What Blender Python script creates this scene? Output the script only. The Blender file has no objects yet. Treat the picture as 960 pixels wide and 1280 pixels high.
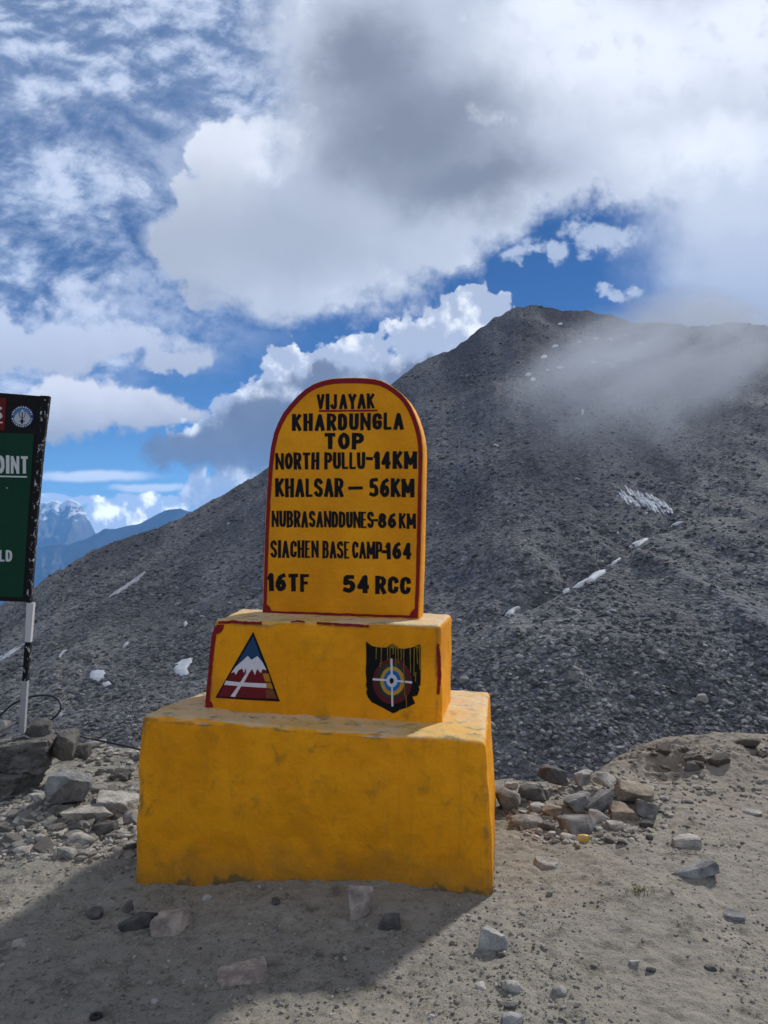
import bpy, bmesh, math, random
import numpy as np
from mathutils import Vector, Matrix

SC = bpy.context.scene
COL = SC.collection
random.seed(7)
RNG = np.random.default_rng(7)
R = math.radians

# ------------------------------------------------------------------ camera
F, PX, PY, HOR = 961.0, 480.0, 640.0, 670.0          # photo units: focal length, centre, horizon row
PITCH = math.atan((HOR - PY) / F)
EYE = 1.5
cam_d = bpy.data.cameras.new('camera')
cam = bpy.data.objects.new('camera', cam_d)
COL.objects.link(cam)
cam.location = (0, 0, EYE)
cam.rotation_euler = (R(90) + PITCH, 0, 0)
cam_d.sensor_fit = 'HORIZONTAL'
cam_d.sensor_width = 36.0
cam_d.lens = 36.0 * F / 960.0
cam_d.clip_start = 0.05
cam_d.clip_end = 120000
SC.camera = cam

# ------------------------------------------------------------------ sun, exposure
SUN_EL, SUN_AZ = R(36), R(36)       # azimuth measured from +Y towards +X
SUN_DIR = Vector((math.sin(SUN_AZ) * math.cos(SUN_EL), math.cos(SUN_AZ) * math.cos(SUN_EL), math.sin(SUN_EL)))
sd = bpy.data.lights.new('sun', 'SUN')
sd.energy = 5.0
sd.angle = R(4.5)
sd.color = (1.0, 0.955, 0.88)
so = bpy.data.objects.new('sun', sd)
COL.objects.link(so)
so.rotation_euler = (-SUN_DIR).to_track_quat('-Z', 'Y').to_euler()
so.location = (30, 40, 60)
vs = SC.view_settings
vs.view_transform = 'Standard'
vs.look = 'None'
vs.exposure = 0.32
vs.gamma = 1.0
vs.use_curve_mapping = False
SC.render.engine = 'CYCLES'
SC.cycles.max_bounces = 4
SC.cycles.diffuse_bounces = 3
SC.cycles.glossy_bounces = 2
SC.cycles.use_adaptive_sampling = True
SC.cycles.adaptive_threshold = 0.02
SC.cycles.volume_bounces = 3
SC.cycles.use_denoising = True
SC.cycles.volume_step_rate = 1.0
SC.cycles.volume_max_steps = 128


# ------------------------------------------------------------------ node helper
class NT:
    def __init__(s, tree):
        s.t = tree
        s.n, s.l = tree.nodes, tree.links

    def new(s, kind, inp=None, **props):
        nd = s.n.new(kind)
        for k, v in props.items():
            setattr(nd, k, v)
        for k, v in (inp or {}).items():
            s.set(nd.inputs[k], v)
        return nd

    def set(s, sock, v):
        if hasattr(v, 'is_output') or isinstance(v, bpy.types.NodeSocket):
            s.l.new(v, sock)
        elif isinstance(v, (tuple, list)) and sock.type == 'RGBA' and len(v) == 3:
            sock.default_value = (*v, 1)
        else:
            sock.default_value = v

    def m(s, op, a, b=0.0, c=0.0, clamp=False):
        nd = s.new('ShaderNodeMath', {0: a, 1: b, 2: c}, operation=op)
        nd.use_clamp = clamp
        return nd.outputs[0]

    def vm(s, op, a, b=(0, 0, 0)):
        nd = s.new('ShaderNodeVectorMath', {0: a, 1: b}, operation=op)
        return nd.outputs['Value' if op in ('LENGTH', 'DOT_PRODUCT', 'DISTANCE') else 'Vector']

    def noise(s, vec, scale, detail=5, rough=0.55, dist=0.0, col=False, dims='3D'):
        nd = s.new('ShaderNodeTexNoise', {'Vector': vec, 'Scale': scale, 'Detail': detail, 'Roughness': rough, 'Distortion': dist}, noise_dimensions=dims)
        return nd.outputs['Color' if col else 0]

    def ss(s, v, a, b, lo=0.0, hi=1.0, kind='SMOOTHSTEP'):
        nd = s.new('ShaderNodeMapRange', {'Value': v, 'From Min': a, 'From Max': b, 'To Min': lo, 'To Max': hi}, interpolation_type=kind)
        return nd.outputs[0]

    def mix(s, f, a, b, blend='MIX'):
        nd = s.new('ShaderNodeMix', data_type='RGBA', blend_type=blend)
        s.set(nd.inputs[0], f)
        s.set(nd.inputs[6], a)
        s.set(nd.inputs[7], b)
        return nd.outputs[2]


def material(name):
    m = bpy.data.materials.new(name)
    m.use_nodes = True
    t = NT(m.node_tree)
    b = t.n['Principled BSDF']
    return m, t, b


# ------------------------------------------------------------------ the sky: Nishita blue with clouds, all by direction
W = bpy.data.worlds.new('World')
SC.world = W
W.use_nodes = True
w = NT(W.node_tree)
w.n.clear()


def build_sky():
    tc = w.new('ShaderNodeTexCoord')
    D = w.vm('NORMALIZE', tc.outputs['Generated'])
    sky = w.new('ShaderNodeTexSky', sky_type='NISHITA', sun_disc=False, sun_elevation=SUN_EL, sun_rotation=SUN_AZ,
                altitude=5300, air_density=1.0, dust_density=0.4, ozone_density=2.0)
    sx = w.new('ShaderNodeSeparateXYZ', {0: D})
    # the cloud field is laid out on a vertical plane north of the pass (units: hundredths of that plane's grid)
    rot = w.new('ShaderNodeVectorRotate', {'Vector': D, 'Angle': -PITCH}, rotation_type='X_AXIS')
    s2 = w.new('ShaderNodeSeparateXYZ', {0: rot.outputs[0]})
    dy = w.m('MAXIMUM', s2.outputs[1], 0.06)
    u = w.m('MULTIPLY_ADD', w.m('DIVIDE', s2.outputs[0], dy), F / 100, PX / 100)
    v = w.m('MULTIPLY_ADD', w.m('DIVIDE', s2.outputs[2], dy), -F / 100, PY / 100)
    P = w.new('ShaderNodeCombineXYZ', {0: u, 1: v, 2: 0.0}).outputs[0]
    nA = w.noise(P, 0.55, 7, 0.56, col=True, dims='2D')
    nB = w.noise(w.vm('ADD', P, (31.7, 12.3, 0)), 1.5, 8, 0.6, col=True, dims='2D')
    wA = w.vm('SUBTRACT', nA, (0.5, 0.5, 0.5))
    wB = w.vm('SUBTRACT', nB, (0.5, 0.5, 0.5))
    warp = w.vm('ADD', w.vm('MULTIPLY', wA, (0.9, 0.9, 0)), w.vm('MULTIPLY', wB, (0.55, 0.55, 0)))
    Pw = w.vm('ADD', P, warp)
    Ps = w.vm('ADD', P, w.vm('MULTIPLY', wB, (0.35, 0.3, 0)))          # crisper
    nBf = w.new('ShaderNodeSeparateXYZ', {0: nB}).outputs[0]
    nAf = w.new('ShaderNodeSeparateXYZ', {0: nA}).outputs[1]
    # cauliflower billows: two scales of smooth cells
    bil = w.new('ShaderNodeTexVoronoi', {'Vector': Ps, 'Scale': 2.3, 'Detail': 2.5, 'Roughness': 0.6, 'Smoothness': 0.35}, feature='SMOOTH_F1', voronoi_dimensions='2D')
    billow = bil.outputs['Distance']

    nR = w.noise(w.vm('ADD', P, (0.0, 0.0, 0)), 1.9, 7, 0.58, dims='2D')
    nR2 = w.noise(w.vm('ADD', P, (0.10, -0.16, 0)), 1.9, 7, 0.58, dims='2D')
    relief = w.m('SUBTRACT', nR, nR2)          # + faces the light

    def blobs(vec, lst, k=0.35):
        acc = None
        for cx, cy, rx, ry in lst:
            q = w.vm('MULTIPLY', w.vm('SUBTRACT', vec, (cx, cy, 0)), (1 / rx, 1 / ry, 0))
            d = w.vm('LENGTH', q)
            acc = d if acc is None else w.m('SMOOTH_MIN', acc, d, k)
        return acc

    col = w.mix(w.ss(v, 3.6, 6.9), w.mix(1.0, sky.outputs[0], (0.021, 0.041, 0.061), 'MULTIPLY'), w.mix(1.0, sky.outputs[0], (0.050, 0.075, 0.088), 'MULTIPLY'))

    def over(base, alpha, c):
        return w.mix(alpha, base, c)

    # 1 thin streaked veil, upper left
    st = w.new('ShaderNodeMapping', {'Vector': w.vm('ADD', P, w.vm('MULTIPLY', wA, (0.5, 0.5, 0))), 'Rotation': (0, 0, R(-24)), 'Scale': (0.75, 1.25, 1)})
    n1 = w.m('ADD', w.m('MULTIPLY', w.noise(st.outputs[0], 0.8, 6, 0.55, dims='2D'), 0.5), w.m('MULTIPLY', w.noise(st.outputs[0], 3.0, 8, 0.62, dims='2D'), 0.5))
    veil = w.ss(blobs(P, [(1.0, 0.3, 4.4, 1.7), (0.5, 2.3, 1.7, 0.8), (0.2, 4.2, 1.9, 0.8), (3.3, 0.6, 2.0, 1.2), (0.6, 3.3, 1.3, 0.5)]), 1.25, 0.35)
    a1 = w.m('MULTIPLY', w.ss(w.m('ADD', n1, w.m('MULTIPLY', veil, 0.20)), 0.44, 0.84), w.ss(veil, 0.0, 0.45))
    a1 = w.m('MAXIMUM', a1, w.m('MULTIPLY', w.ss(blobs(P, [(1.6, 1.2, 4.2, 3.4), (1.0, 3.6, 3.0, 1.4)]), 1.1, 0.5), w.ss(n1, 0.30, 0.6, w.ss(v, 3.0, 0.6, 0.12, 0.45), 0.65)))
    col = over(col, w.m('MULTIPLY', a1, 0.92), w.mix(w.ss(n1, 0.34, 0.68), (0.20, 0.30, 0.50), (0.56, 0.63, 0.78)))
    # 2 low cloud along the far ranges and thin bars
    f2 = blobs(Ps, [(1.45, 6.45, 0.52, 0.22), (1.75, 6.32, 0.38, 0.2), (1.15, 6.68, 0.32, 0.14), (2.1, 6.35, 0.3, 0.16), (0.7, 6.25, 0.6, 0.09)], 0.25)
    a2 = w.ss(w.m('ADD', f2, w.m('MULTIPLY', w.m('SUBTRACT', billow, 0.3), 0.35)), 1.14, 0.96)
    col = over(col, w.m('MULTIPLY', w.ss(blobs(w.vm('ADD', P, w.vm('MULTIPLY', wB, (0.5, 0.12, 0))), [(1.2, 5.95, 0.9, 0.08), (1.9, 6.1, 0.6, 0.06)]), 1.2, 0.4), 0.7), (0.95, 0.97, 1.02))
    col = over(col, a2, w.mix(w.ss(w.m('ADD', w.m('MULTIPLY', relief, 3.0), w.m('MULTIPLY', billow, -0.8)), -0.55, 0.15), (0.55, 0.66, 0.85), (1.7, 1.7, 1.7)))
    # 3 left bands of cloud
    f3 = blobs(Pw, [(0.2, 4.25, 1.5, 0.5), (1.3, 4.3, 1.2, 0.26), (2.0, 4.45, 0.7, 0.16)])
    a3 = w.ss(w.m('ADD', f3, w.m('MULTIPLY', w.m('SUBTRACT', nR, 0.5), 2.2)), 1.15, 0.55)
    col = over(col, w.m('MULTIPLY', a3, 0.95), w.mix(w.ss(v, 3.9, 4.7), (0.52, 0.58, 0.72), (0.42, 0.46, 0.56)))
    f3b = blobs(Ps, [(0.6, 5.18, 1.3, 0.36), (1.55, 5.1, 0.7, 0.27), (2.15, 5.2, 0.4, 0.16), (0.9, 4.9, 0.7, 0.18)])
    a3b = w.ss(w.m('ADD', f3b, w.m('MULTIPLY', w.m('SUBTRACT', nR, 0.5), 1.5)), 1.1, 0.7)
    col = over(col, a3b, w.mix(w.ss(w.m('ADD', v, w.m('MULTIPLY', nBf, 0.35)), 4.95, 5.7), (0.66, 0.68, 0.75), (0.33, 0.35, 0.42)))
    # 4 cumulus behind the mountain, white crowns and grey foot
    f4 = blobs(Ps, [(6.0, 3.95, 0.62, 0.5), (5.3, 4.2, 0.72, 0.42), (4.6, 4.45, 0.62, 0.38), (3.62, 4.65, 0.52, 0.4), (4.4, 4.9, 1.4, 0.7),
                    (3.1, 5.1, 0.6, 0.42), (2.65, 5.5, 0.72, 0.36), (3.3, 5.8, 0.9, 0.5), (2.7, 6.2, 0.5, 0.3)], 0.28)
    a4 = w.ss(w.m('ADD', w.m('ADD', f4, w.m('MULTIPLY', w.m('SUBTRACT', nR, 0.5), 0.8)), w.m('MULTIPLY', w.m('SUBTRACT', billow, 0.3), 0.4)), 1.08, 0.96)
    d4 = w.ss(w.m('ADD', blobs(Pw, [(2.65, 5.65, 1.0, 0.36), (3.2, 5.5, 0.8, 0.55), (4.0, 5.3, 1.2, 0.5), (3.9, 4.75, 0.8, 0.2), (5.1, 4.75, 0.9, 0.3)]), w.m('MULTIPLY', billow, 0.5)), 1.45, 0.7)
    tex4 = w.ss(w.m('ADD', w.m('MULTIPLY', relief, -2.6), w.m('MULTIPLY', billow, 0.7)), -0.15, 0.75)
    c4 = w.mix(tex4, (0.84, 0.87, 0.92), (0.40, 0.46, 0.59))
    c4 = w.mix(d4, c4, (0.16, 0.185, 0.25))
    col = over(col, w.m('MULTIPLY', a4, 0.97), c4)
    fd = blobs(Ps, [(2.45, 5.6, 0.62, 0.26), (3.0, 5.55, 0.6, 0.42), (3.25, 5.2, 0.45, 0.32), (3.9, 5.3, 0.6, 0.4)], 0.25)
    col = over(col, w.m('MULTIPLY', w.ss(w.m('ADD', fd, w.m('MULTIPLY', w.m('SUBTRACT', nR, 0.5), 1.2)), 1.25, 0.7), 0.95), w.mix(nR, (0.10, 0.12, 0.175), (0.17, 0.195, 0.26)))
    # 5 the great grey cloud
    f5 = blobs(Pw, [(2.95, 2.1, 0.75, 0.75), (2.9, 3.0, 1.15, 0.7), (3.9, 3.4, 1.4, 0.75), (4.8, 2.2, 1.8, 1.6), (6.0, 2.2, 1.7, 0.9), (5.2, 0.6, 2.2, 1.4),
                    (8.0, 0.6, 2.6, 1.7), (9.4, 2.0, 1.6, 1.0), (7.3, 2.0, 1.2, 0.62), (5.4, 3.0, 0.9, 0.45)], 0.45)
    edge5 = w.m('ADD', f5, w.m('MULTIPLY', w.m('SUBTRACT', nBf, 0.5), 0.55))
    edge5 = w.m('ADD', edge5, w.m('MULTIPLY', w.m('SUBTRACT', billow, 0.3), 0.12))
    a5 = w.ss(edge5, 1.14, 0.74)
    dark5 = w.ss(blobs(Pw, [(5.1, 1.55, 1.5, 1.05), (4.6, 0.8, 0.9, 0.9), (5.8, 2.2, 1.3, 0.55)], 0.5), 1.35, 0.15)
    bright5 = w.ss(blobs(Pw, [(7.8, 0.7, 1.5, 0.8), (9.0, 1.9, 1.2, 0.5), (9.4, 0.4, 1.2, 0.8), (2.95, 1.75, 0.8, 0.4), (7.0, 0.1, 0.7, 0.6)], 0.5), 1.6, 0.25)
    c5 = w.mix(nAf, (0.40, 0.45, 0.55), (0.54, 0.59, 0.70))
    c5 = w.mix(bright5, c5, (0.74, 0.79, 0.89))
    c5 = w.mix(w.m('MULTIPLY', dark5, 0.95), c5, (0.19, 0.215, 0.275))
    c5 = w.mix(w.m('MULTIPLY', bright5, w.ss(relief, 0.0, -0.25, 0.0, 0.22)), c5, (0.34, 0.39, 0.50))
    c5 = w.mix(w.m('MULTIPLY', w.ss(blobs(Pw, [(3.6, 3.0, 1.6, 0.9)]), 1.2, 0.2), 0.6), c5, (0.30, 0.335, 0.41))
    c5 = w.mix(w.m('MULTIPLY', w.ss(edge5, 0.55, 0.9), w.ss(relief, 0.0, 0.25, 0.0, 0.5)), c5, (0.70, 0.74, 0.83))
    col = over(col, a5, c5)
    # its left head, crisp against the blue
    f5h = blobs(Ps, [(2.85, 1.95, 0.55, 0.5), (3.35, 1.85, 0.55, 0.42), (2.55, 2.55, 0.5, 0.5), (2.3, 3.1, 0.5, 0.5), (2.9, 2.8, 0.8, 0.8), (2.75, 3.5, 0.7, 0.45)], 0.3)
    a5h = w.ss(w.m('ADD', w.m('ADD', f5h, w.m('MULTIPLY', w.m('SUBTRACT', nR, 0.5), 0.7)), w.m('MULTIPLY', w.m('SUBTRACT', billow, 0.3), 0.25)), 1.06, 0.88)
    c5h = w.mix(w.ss(w.m('ADD', v, w.m('MULTIPLY', nR, 0.6)), 1.5, 3.3), (0.70, 0.74, 0.82), (0.38, 0.42, 0.50))
    col = over(col, w.m('MULTIPLY', a5h, w.ss(w.m('ADD', u, w.m('MULTIPLY', v, 0.25)), 4.3, 3.0)), c5h)
    # 6 small puffs in the blue gap, then drifting vapour at the right
    f6 = blobs(w.vm('ADD', P, w.vm('MULTIPLY', wB, (0.9, 0.7, 0))), [(6.9, 3.2, 0.2, 0.15), (7.55, 2.95, 0.32, 0.26), (7.7, 3.65, 0.3, 0.10), (6.5, 3.15, 0.25, 0.12)], 0.1)
    col = over(col, w.m('MULTIPLY', w.ss(w.m('ADD', f6, w.m('MULTIPLY', w.m('SUBTRACT', nR, 0.5), 4.0)), 1.2, 0.3), 0.75), (0.48, 0.55, 0.68))
    f7 = blobs(Pw, [(9.4, 3.1, 1.3, 1.0), (9.2, 2.7, 1.0, 0.7), (9.6, 4.2, 1.5, 1.0)], 0.4)
    col = over(col, w.m('MULTIPLY', w.ss(w.m('ADD', f7, w.m('MULTIPLY', w.m('SUBTRACT', nR, 0.5), 0.6)), 1.55, 0.35), 0.9), w.mix(w.ss(v, 2.6, 4.1), (0.52, 0.58, 0.70), (0.40, 0.47, 0.61)))
    # the rest of the sky dome: broken bright overcast behind and beside the viewer
    nG = w.noise(D, 2.2, 6, 0.55)
    back = w.m('MAXIMUM', w.ss(s2.outputs[1], 0.5, 0.1), w.ss(w.m('ABSOLUTE', w.m('SUBTRACT', u, 4.8)), 7.0, 10.0))
    gen = w.m('MULTIPLY', back, w.ss(nG, 0.34, 0.56))
    col = over(col, gen, w.mix(w.ss(s2.outputs[1], 0.3, -0.5), (0.26, 0.285, 0.33), (0.56, 0.58, 0.62)))
    bg = w.new('ShaderNodeBackground', {'Color': col, 'Strength': 1.0})
    out = w.new('ShaderNodeOutputWorld', {'Surface': bg.outputs[0]})
    return sky


build_sky()
W.cycles.sampling_method = 'MANUAL'
W.cycles.sample_map_resolution = 256


# ------------------------------------------------------------------ numeric helpers
def _hash(ix, iy, iz, seed):
    h = (ix.astype(np.int64) * 374761393 + iy.astype(np.int64) * 668265263 + iz.astype(np.int64) * 2147483647 + seed * 1274126177) & 0xFFFFFFFF
    h = ((h ^ (h >> 13)) * 1274126177) & 0xFFFFFFFF
    return ((h ^ (h >> 16)) & 0xFFFF) / 65535.0 * 2 - 1


def vnoise(x, y, z=0.0, seed=0):
    x, y = np.asarray(x, float), np.asarray(y, float)
    z = np.zeros_like(x) + z
    xi, yi, zi = np.floor(x), np.floor(y), np.floor(z)
    fx, fy, fz = x - xi, y - yi, z - zi
    sx, sy, sz = (t * t * t * (t * (t * 6 - 15) + 10) for t in (fx, fy, fz))
    r = 0
    for dx in (0, 1):
        for dyy in (0, 1):
            for dz in (0, 1):
                wgt = (sx if dx else 1 - sx) * (sy if dyy else 1 - sy) * (sz if dz else 1 - sz)
                r = r + wgt * _hash(xi + dx, yi + dyy, zi + dz, seed)
    return r


def fbm(x, y, z=0.0, oct=5, seed=0, gain=0.5, lac=2.03):
    r, a, f = 0, 1.0, 1.0
    for o in range(oct):
        r = r + a * vnoise(np.asarray(x) * f, np.asarray(y) * f, np.asarray(z) * f, seed + o * 17)
        a *= gain
        f *= lac
    return r


FWD = np.array([0, math.cos(PITCH), math.sin(PITCH)])
UP = np.array([0, -math.sin(PITCH), math.cos(PITCH)])
RT = np.array([1.0, 0, 0])
CAM = np.array([0, 0, EYE])


def ray(x, y):
    return FWD + RT * (x - PX) / F + UP * (PY - y) / F


def on_plane(x, y, P, n):
    d = ray(x, y)
    return CAM + d * (np.dot(P - CAM, n) / np.dot(d, n))


def at_depth(x, y, Y):
    d = ray(x, y)
    return CAM + d * (Y / d[1])


def to_photo(X, Y, Zc):
    zc = Y * FWD[1] + (Zc - EYE) * FWD[2]
    yc = Y * UP[1] + (Zc - EYE) * UP[2]
    return PX + F * X / zc, PY - F * yc / zc


# ------------------------------------------------------------------ object helpers
def tag(o, label=None, cat=None, group=None, kind=None):
    if label:
        o['label'] = label
    if cat:
        o['category'] = cat
    if group:
        o['group'] = group
    if kind:
        o['kind'] = kind
    return o


def empty(name, loc, label, cat, group=None):
    o = bpy.data.objects.new(name, None)
    COL.objects.link(o)
    o.location = loc
    o.empty_display_size = 0.1
    return tag(o, label, cat, group)


def wloc(o):
    v = Vector((0, 0, 0))
    while o is not None:
        v = v + o.location
        o = o.parent
    return v


def mesh_obj(name, verts, faces, mat, parent=None, loc=(0, 0, 0), smooth=True, sharp=None):
    """world-space verts; loc is the object's world origin"""
    org = np.array(loc, float)
    v = np.asarray(verts, float).reshape(-1, 3) - org
    me = bpy.data.meshes.new(name)
    if isinstance(faces, np.ndarray) and faces.ndim == 2:
        nf, k = faces.shape
        me.vertices.add(len(v))
        me.vertices.foreach_set('co', v.ravel())
        me.loops.add(nf * k)
        me.loops.foreach_set('vertex_index', faces.astype(np.int32).ravel())
        me.polygons.add(nf)
        me.polygons.foreach_set('loop_start', np.arange(0, nf * k, k, dtype=np.int32))
        me.update(calc_edges=True)
        me.validate()
    else:
        me.from_pydata([tuple(q) for q in v], [], [tuple(int(i) for i in f) for f in faces])
    me.polygons.foreach_set('use_smooth', [smooth] * len(me.polygons))
    if sharp is not None:
        me.set_sharp_from_angle(angle=R(sharp))
    me.update()
    if mat is not None:
        me.materials.append(mat)
    o = bpy.data.objects.new(name, me)
    COL.objects.link(o)
    if parent is not None:
        o.parent = parent
        o.location = Vector(loc) - wloc(parent)
    else:
        o.location = loc
    return o


def grid_faces(nx, ny):
    i = np.arange(nx - 1)[None, :] + np.arange(ny - 1)[:, None] * nx
    return np.stack([i, i + 1, i + 1 + nx, i + nx], -1).reshape(-1, 4)


# ------------------------------------------------------------------ materials
def pos(t):
    return t.new('ShaderNodeNewGeometry').outputs['Position']


def bump(t, b, h, strength=0.5, dist=0.01):
    nd = t.new('ShaderNodeBump', {'Height': h, 'Strength': strength, 'Distance': dist})
    t.l.new(nd.outputs[0], b.inputs['Normal'])
    return nd


def mat_ground():
    m, t, b = material('dirt')
    p = pos(t)
    n1 = t.noise(p, 0.8, 6, 0.6)
    n2 = t.noise(p, 9, 8, 0.65)
    n3 = t.noise(p, 120, 4, 0.7)
    sx = t.new('ShaderNodeSeparateXYZ', {0: p})
    c = t.mix(t.ss(n1, 0.35, 0.65), (0.245, 0.232, 0.200), (0.285, 0.260, 0.218))
    c = t.mix(t.ss(t.m('ADD', sx.outputs[0], t.m('MULTIPLY', n1, 1.2)), -0.6, 1.4), t.mix(1.0, c, (0.93, 0.95, 0.96), 'MULTIPLY'), c)
    br = t.m('MULTIPLY', t.ss(sx.outputs[0], 0.5, 1.6), t.ss(sx.outputs[1], 3.4, 4.8))
    c = t.mix(t.m('MULTIPLY', br, 0.75), c, (0.280, 0.238, 0.192))
    c = t.mix(t.ss(n2, 0.4, 0.75), c, t.mix(0.55, c, (0.37, 0.35, 0.305)))
    c = t.mix(t.m('MULTIPLY', t.ss(n2, 0.47, 0.32), 0.75), c, (0.088, 0.082, 0.068))
    vo = t.new('ShaderNodeTexVoronoi', {'Vector': p, 'Scale': 85.0, 'Randomness': 1.0})
    spk = t.m('MULTIPLY', t.ss(vo.outputs['Distance'], 0.30, 0.16), t.ss(vo.outputs['Color'], 0.55, 0.7))
    c = t.mix(t.m('MULTIPLY', spk, 0.8), c, t.mix(t.ss(n2, 0.42, 0.6), (0.06, 0.057, 0.05), (0.30, 0.29, 0.265)))
    n4 = t.noise(p, 45, 5, 0.75)
    c = t.mix(t.ss(n4, 0.46, 0.34), c, t.mix(1.0, c, (0.55, 0.54, 0.52), 'MULTIPLY'))
    c = t.mix(t.ss(n3, 0.35, 0.7), c, t.mix(0.35, c, (0.27, 0.255, 0.225)))
    t.set(b.inputs['Base Color'], c)
    b.inputs['Roughness'].default_value = 0.95
    b.inputs['Specular IOR Level'].default_value = 0.15
    h = t.m('ADD', t.m('MULTIPLY', n3, 0.35), t.m('ADD', t.m('MULTIPLY', n2, 0.8), t.m('ADD', t.m('MULTIPLY', n4, 0.6), t.m('MULTIPLY', spk, 0.3))))
    bump(t, b, h, 1.0, 0.014)
    return m


def mat_slope():
    m, t, b = material('scree_slope')
    p = pos(t)
    n0 = t.noise(p, 0.02, 5, 0.55)
    n1 = t.noise(p, 0.12, 6, 0.6)
    c = t.mix(t.ss(n0, 0.38, 0.62), (0.132, 0.134, 0.143), (0.188, 0.186, 0.184))
    c = t.mix(t.ss(n1, 0.45, 0.7), c, (0.148, 0.152, 0.166))
    sx = t.new('ShaderNodeSeparateXYZ', {0: p})
    left = t.ss(t.m('DIVIDE', sx.outputs[0], sx.outputs[1]), -0.1, -0.42)
    c = t.mix(t.m('MULTIPLY', left, 0.75), c, (0.215, 0.206, 0.188))
    # bands of coarser and finer debris running down and across the fall line
    stv = t.new('ShaderNodeMapping', {'Vector': p, 'Rotation': (0, R(35), 0), 'Scale': (0.09, 0.015, 0.022)})
    band_ = t.noise(stv.outputs[0], 1.0, 6, 0.62)
    c = t.mix(t.ss(band_, 0.40, 0.62), t.mix(1.0, c, (0.70, 0.71, 0.74), 'MULTIPLY'), t.mix(1.0, c, (1.22, 1.21, 1.19), 'MULTIPLY'))
    c = t.mix(t.m('MULTIPLY', t.new('ShaderNodeAttribute', attribute_name='path').outputs['Fac'], 0.45), c, (0.24, 0.235, 0.225))
    vo = t.new('ShaderNodeTexVoronoi', {'Vector': t.vm('MULTIPLY', p, (1, 1, 1.6)), 'Scale': 2.1})
    sh = t.new('ShaderNodeSeparateColor', {0: vo.outputs['Color']})
    c = t.mix(0.75, c, t.mix(1.0, c, t.mix(sh.outputs[0], (0.42, 0.42, 0.42), (1.85, 1.85, 1.87)), 'MULTIPLY'))
    vo2 = t.new('ShaderNodeTexVoronoi', {'Vector': p, 'Scale': 5.5})
    sh2 = t.new('ShaderNodeSeparateColor', {0: vo2.outputs['Color']})
    c = t.mix(0.6, c, t.mix(1.0, c, t.mix(sh2.outputs[1], (0.55, 0.55, 0.55), (1.5, 1.5, 1.5)), 'MULTIPLY'))
    t.set(b.inputs['Base Color'], c)
    b.inputs['Roughness'].default_value = 0.9
    b.inputs['Specular IOR Level'].default_value = 0.2
    h = t.m('ADD', t.m('MULTIPLY', vo.outputs['Distance'], -0.8), t.m('ADD', t.m('MULTIPLY', sh.outputs[1], 0.5), t.m('MULTIPLY', sh2.outputs[0], 0.22)))
    bump(t, b, h, 0.6, 0.4)
    return m


def mat_stone(name, cols, tone_attr=False, rough=0.85, scale=14.0, spread=0.5):
    m, t, b = material(name)
    tc = t.new('ShaderNodeTexCoord').outputs['Object']
    if tone_attr:
        r = t.new('ShaderNodeAttribute', attribute_name='tone').outputs['Fac']
        v = pos(t)
    else:
        r = t.new('ShaderNodeObjectInfo').outputs['Random']
        v = t.vm('ADD', tc, t.new('ShaderNodeCombineXYZ', {0: t.m('MULTIPLY', r, 37.0), 1: r, 2: r}).outputs[0])
    ramp = t.new('ShaderNodeValToRGB', {0: r})
    el = ramp.color_ramp.elements
    while len(el) < len(cols):
        el.new(0.5)
    for i, c in enumerate(cols):
        el[i].position = i / max(1, len(cols) - 1)
        el[i].color = (*c, 1)
    n1 = t.noise(v, scale, 8, 0.65)
    n2 = t.noise(v, scale * 7, 5, 0.7)
    c = t.mix(t.ss(n1, 0.3, 0.7), t.mix(1.0, ramp.outputs[0], (1 - spread, 1 - spread, 1 - spread), 'MULTIPLY'), t.mix(1.0, ramp.outputs[0], (1 + spread * .6, 1 + spread * .58, 1 + spread * .52), 'MULTIPLY'))
    c = t.mix(t.m('MULTIPLY', t.ss(n2, 0.52, 0.72), 0.5), c, t.mix(1.0, c, (0.5, 0.48, 0.46), 'MULTIPLY'))
    t.set(b.inputs['Base Color'], c)
    b.inputs['Roughness'].default_value = rough
    b.inputs['Specular IOR Level'].default_value = 0.25
    bump(t, b, t.m('ADD', n1, t.m('MULTIPLY', n2, 0.5)), 0.9, 0.3 / scale)
    return m


def mat_plain(name, c, rough=0.6, var=0.15, scale=40.0, metal=0.0, bmp=0.15):
    m, t, b = material(name)
    n = t.noise(pos(t), scale, 5, 0.6)
    t.set(b.inputs['Base Color'], t.mix(n, tuple(k * (1 - var) for k in c), tuple(min(1, k * (1 + var)) for k in c)))
    b.inputs['Roughness'].default_value = rough
    b.inputs['Metallic'].default_value = metal
    b.inputs['Specular IOR Level'].default_value = 0.12 if rough >= 0.5 else 0.4
    bump(t, b, n, bmp, 0.003)
    return m


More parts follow.
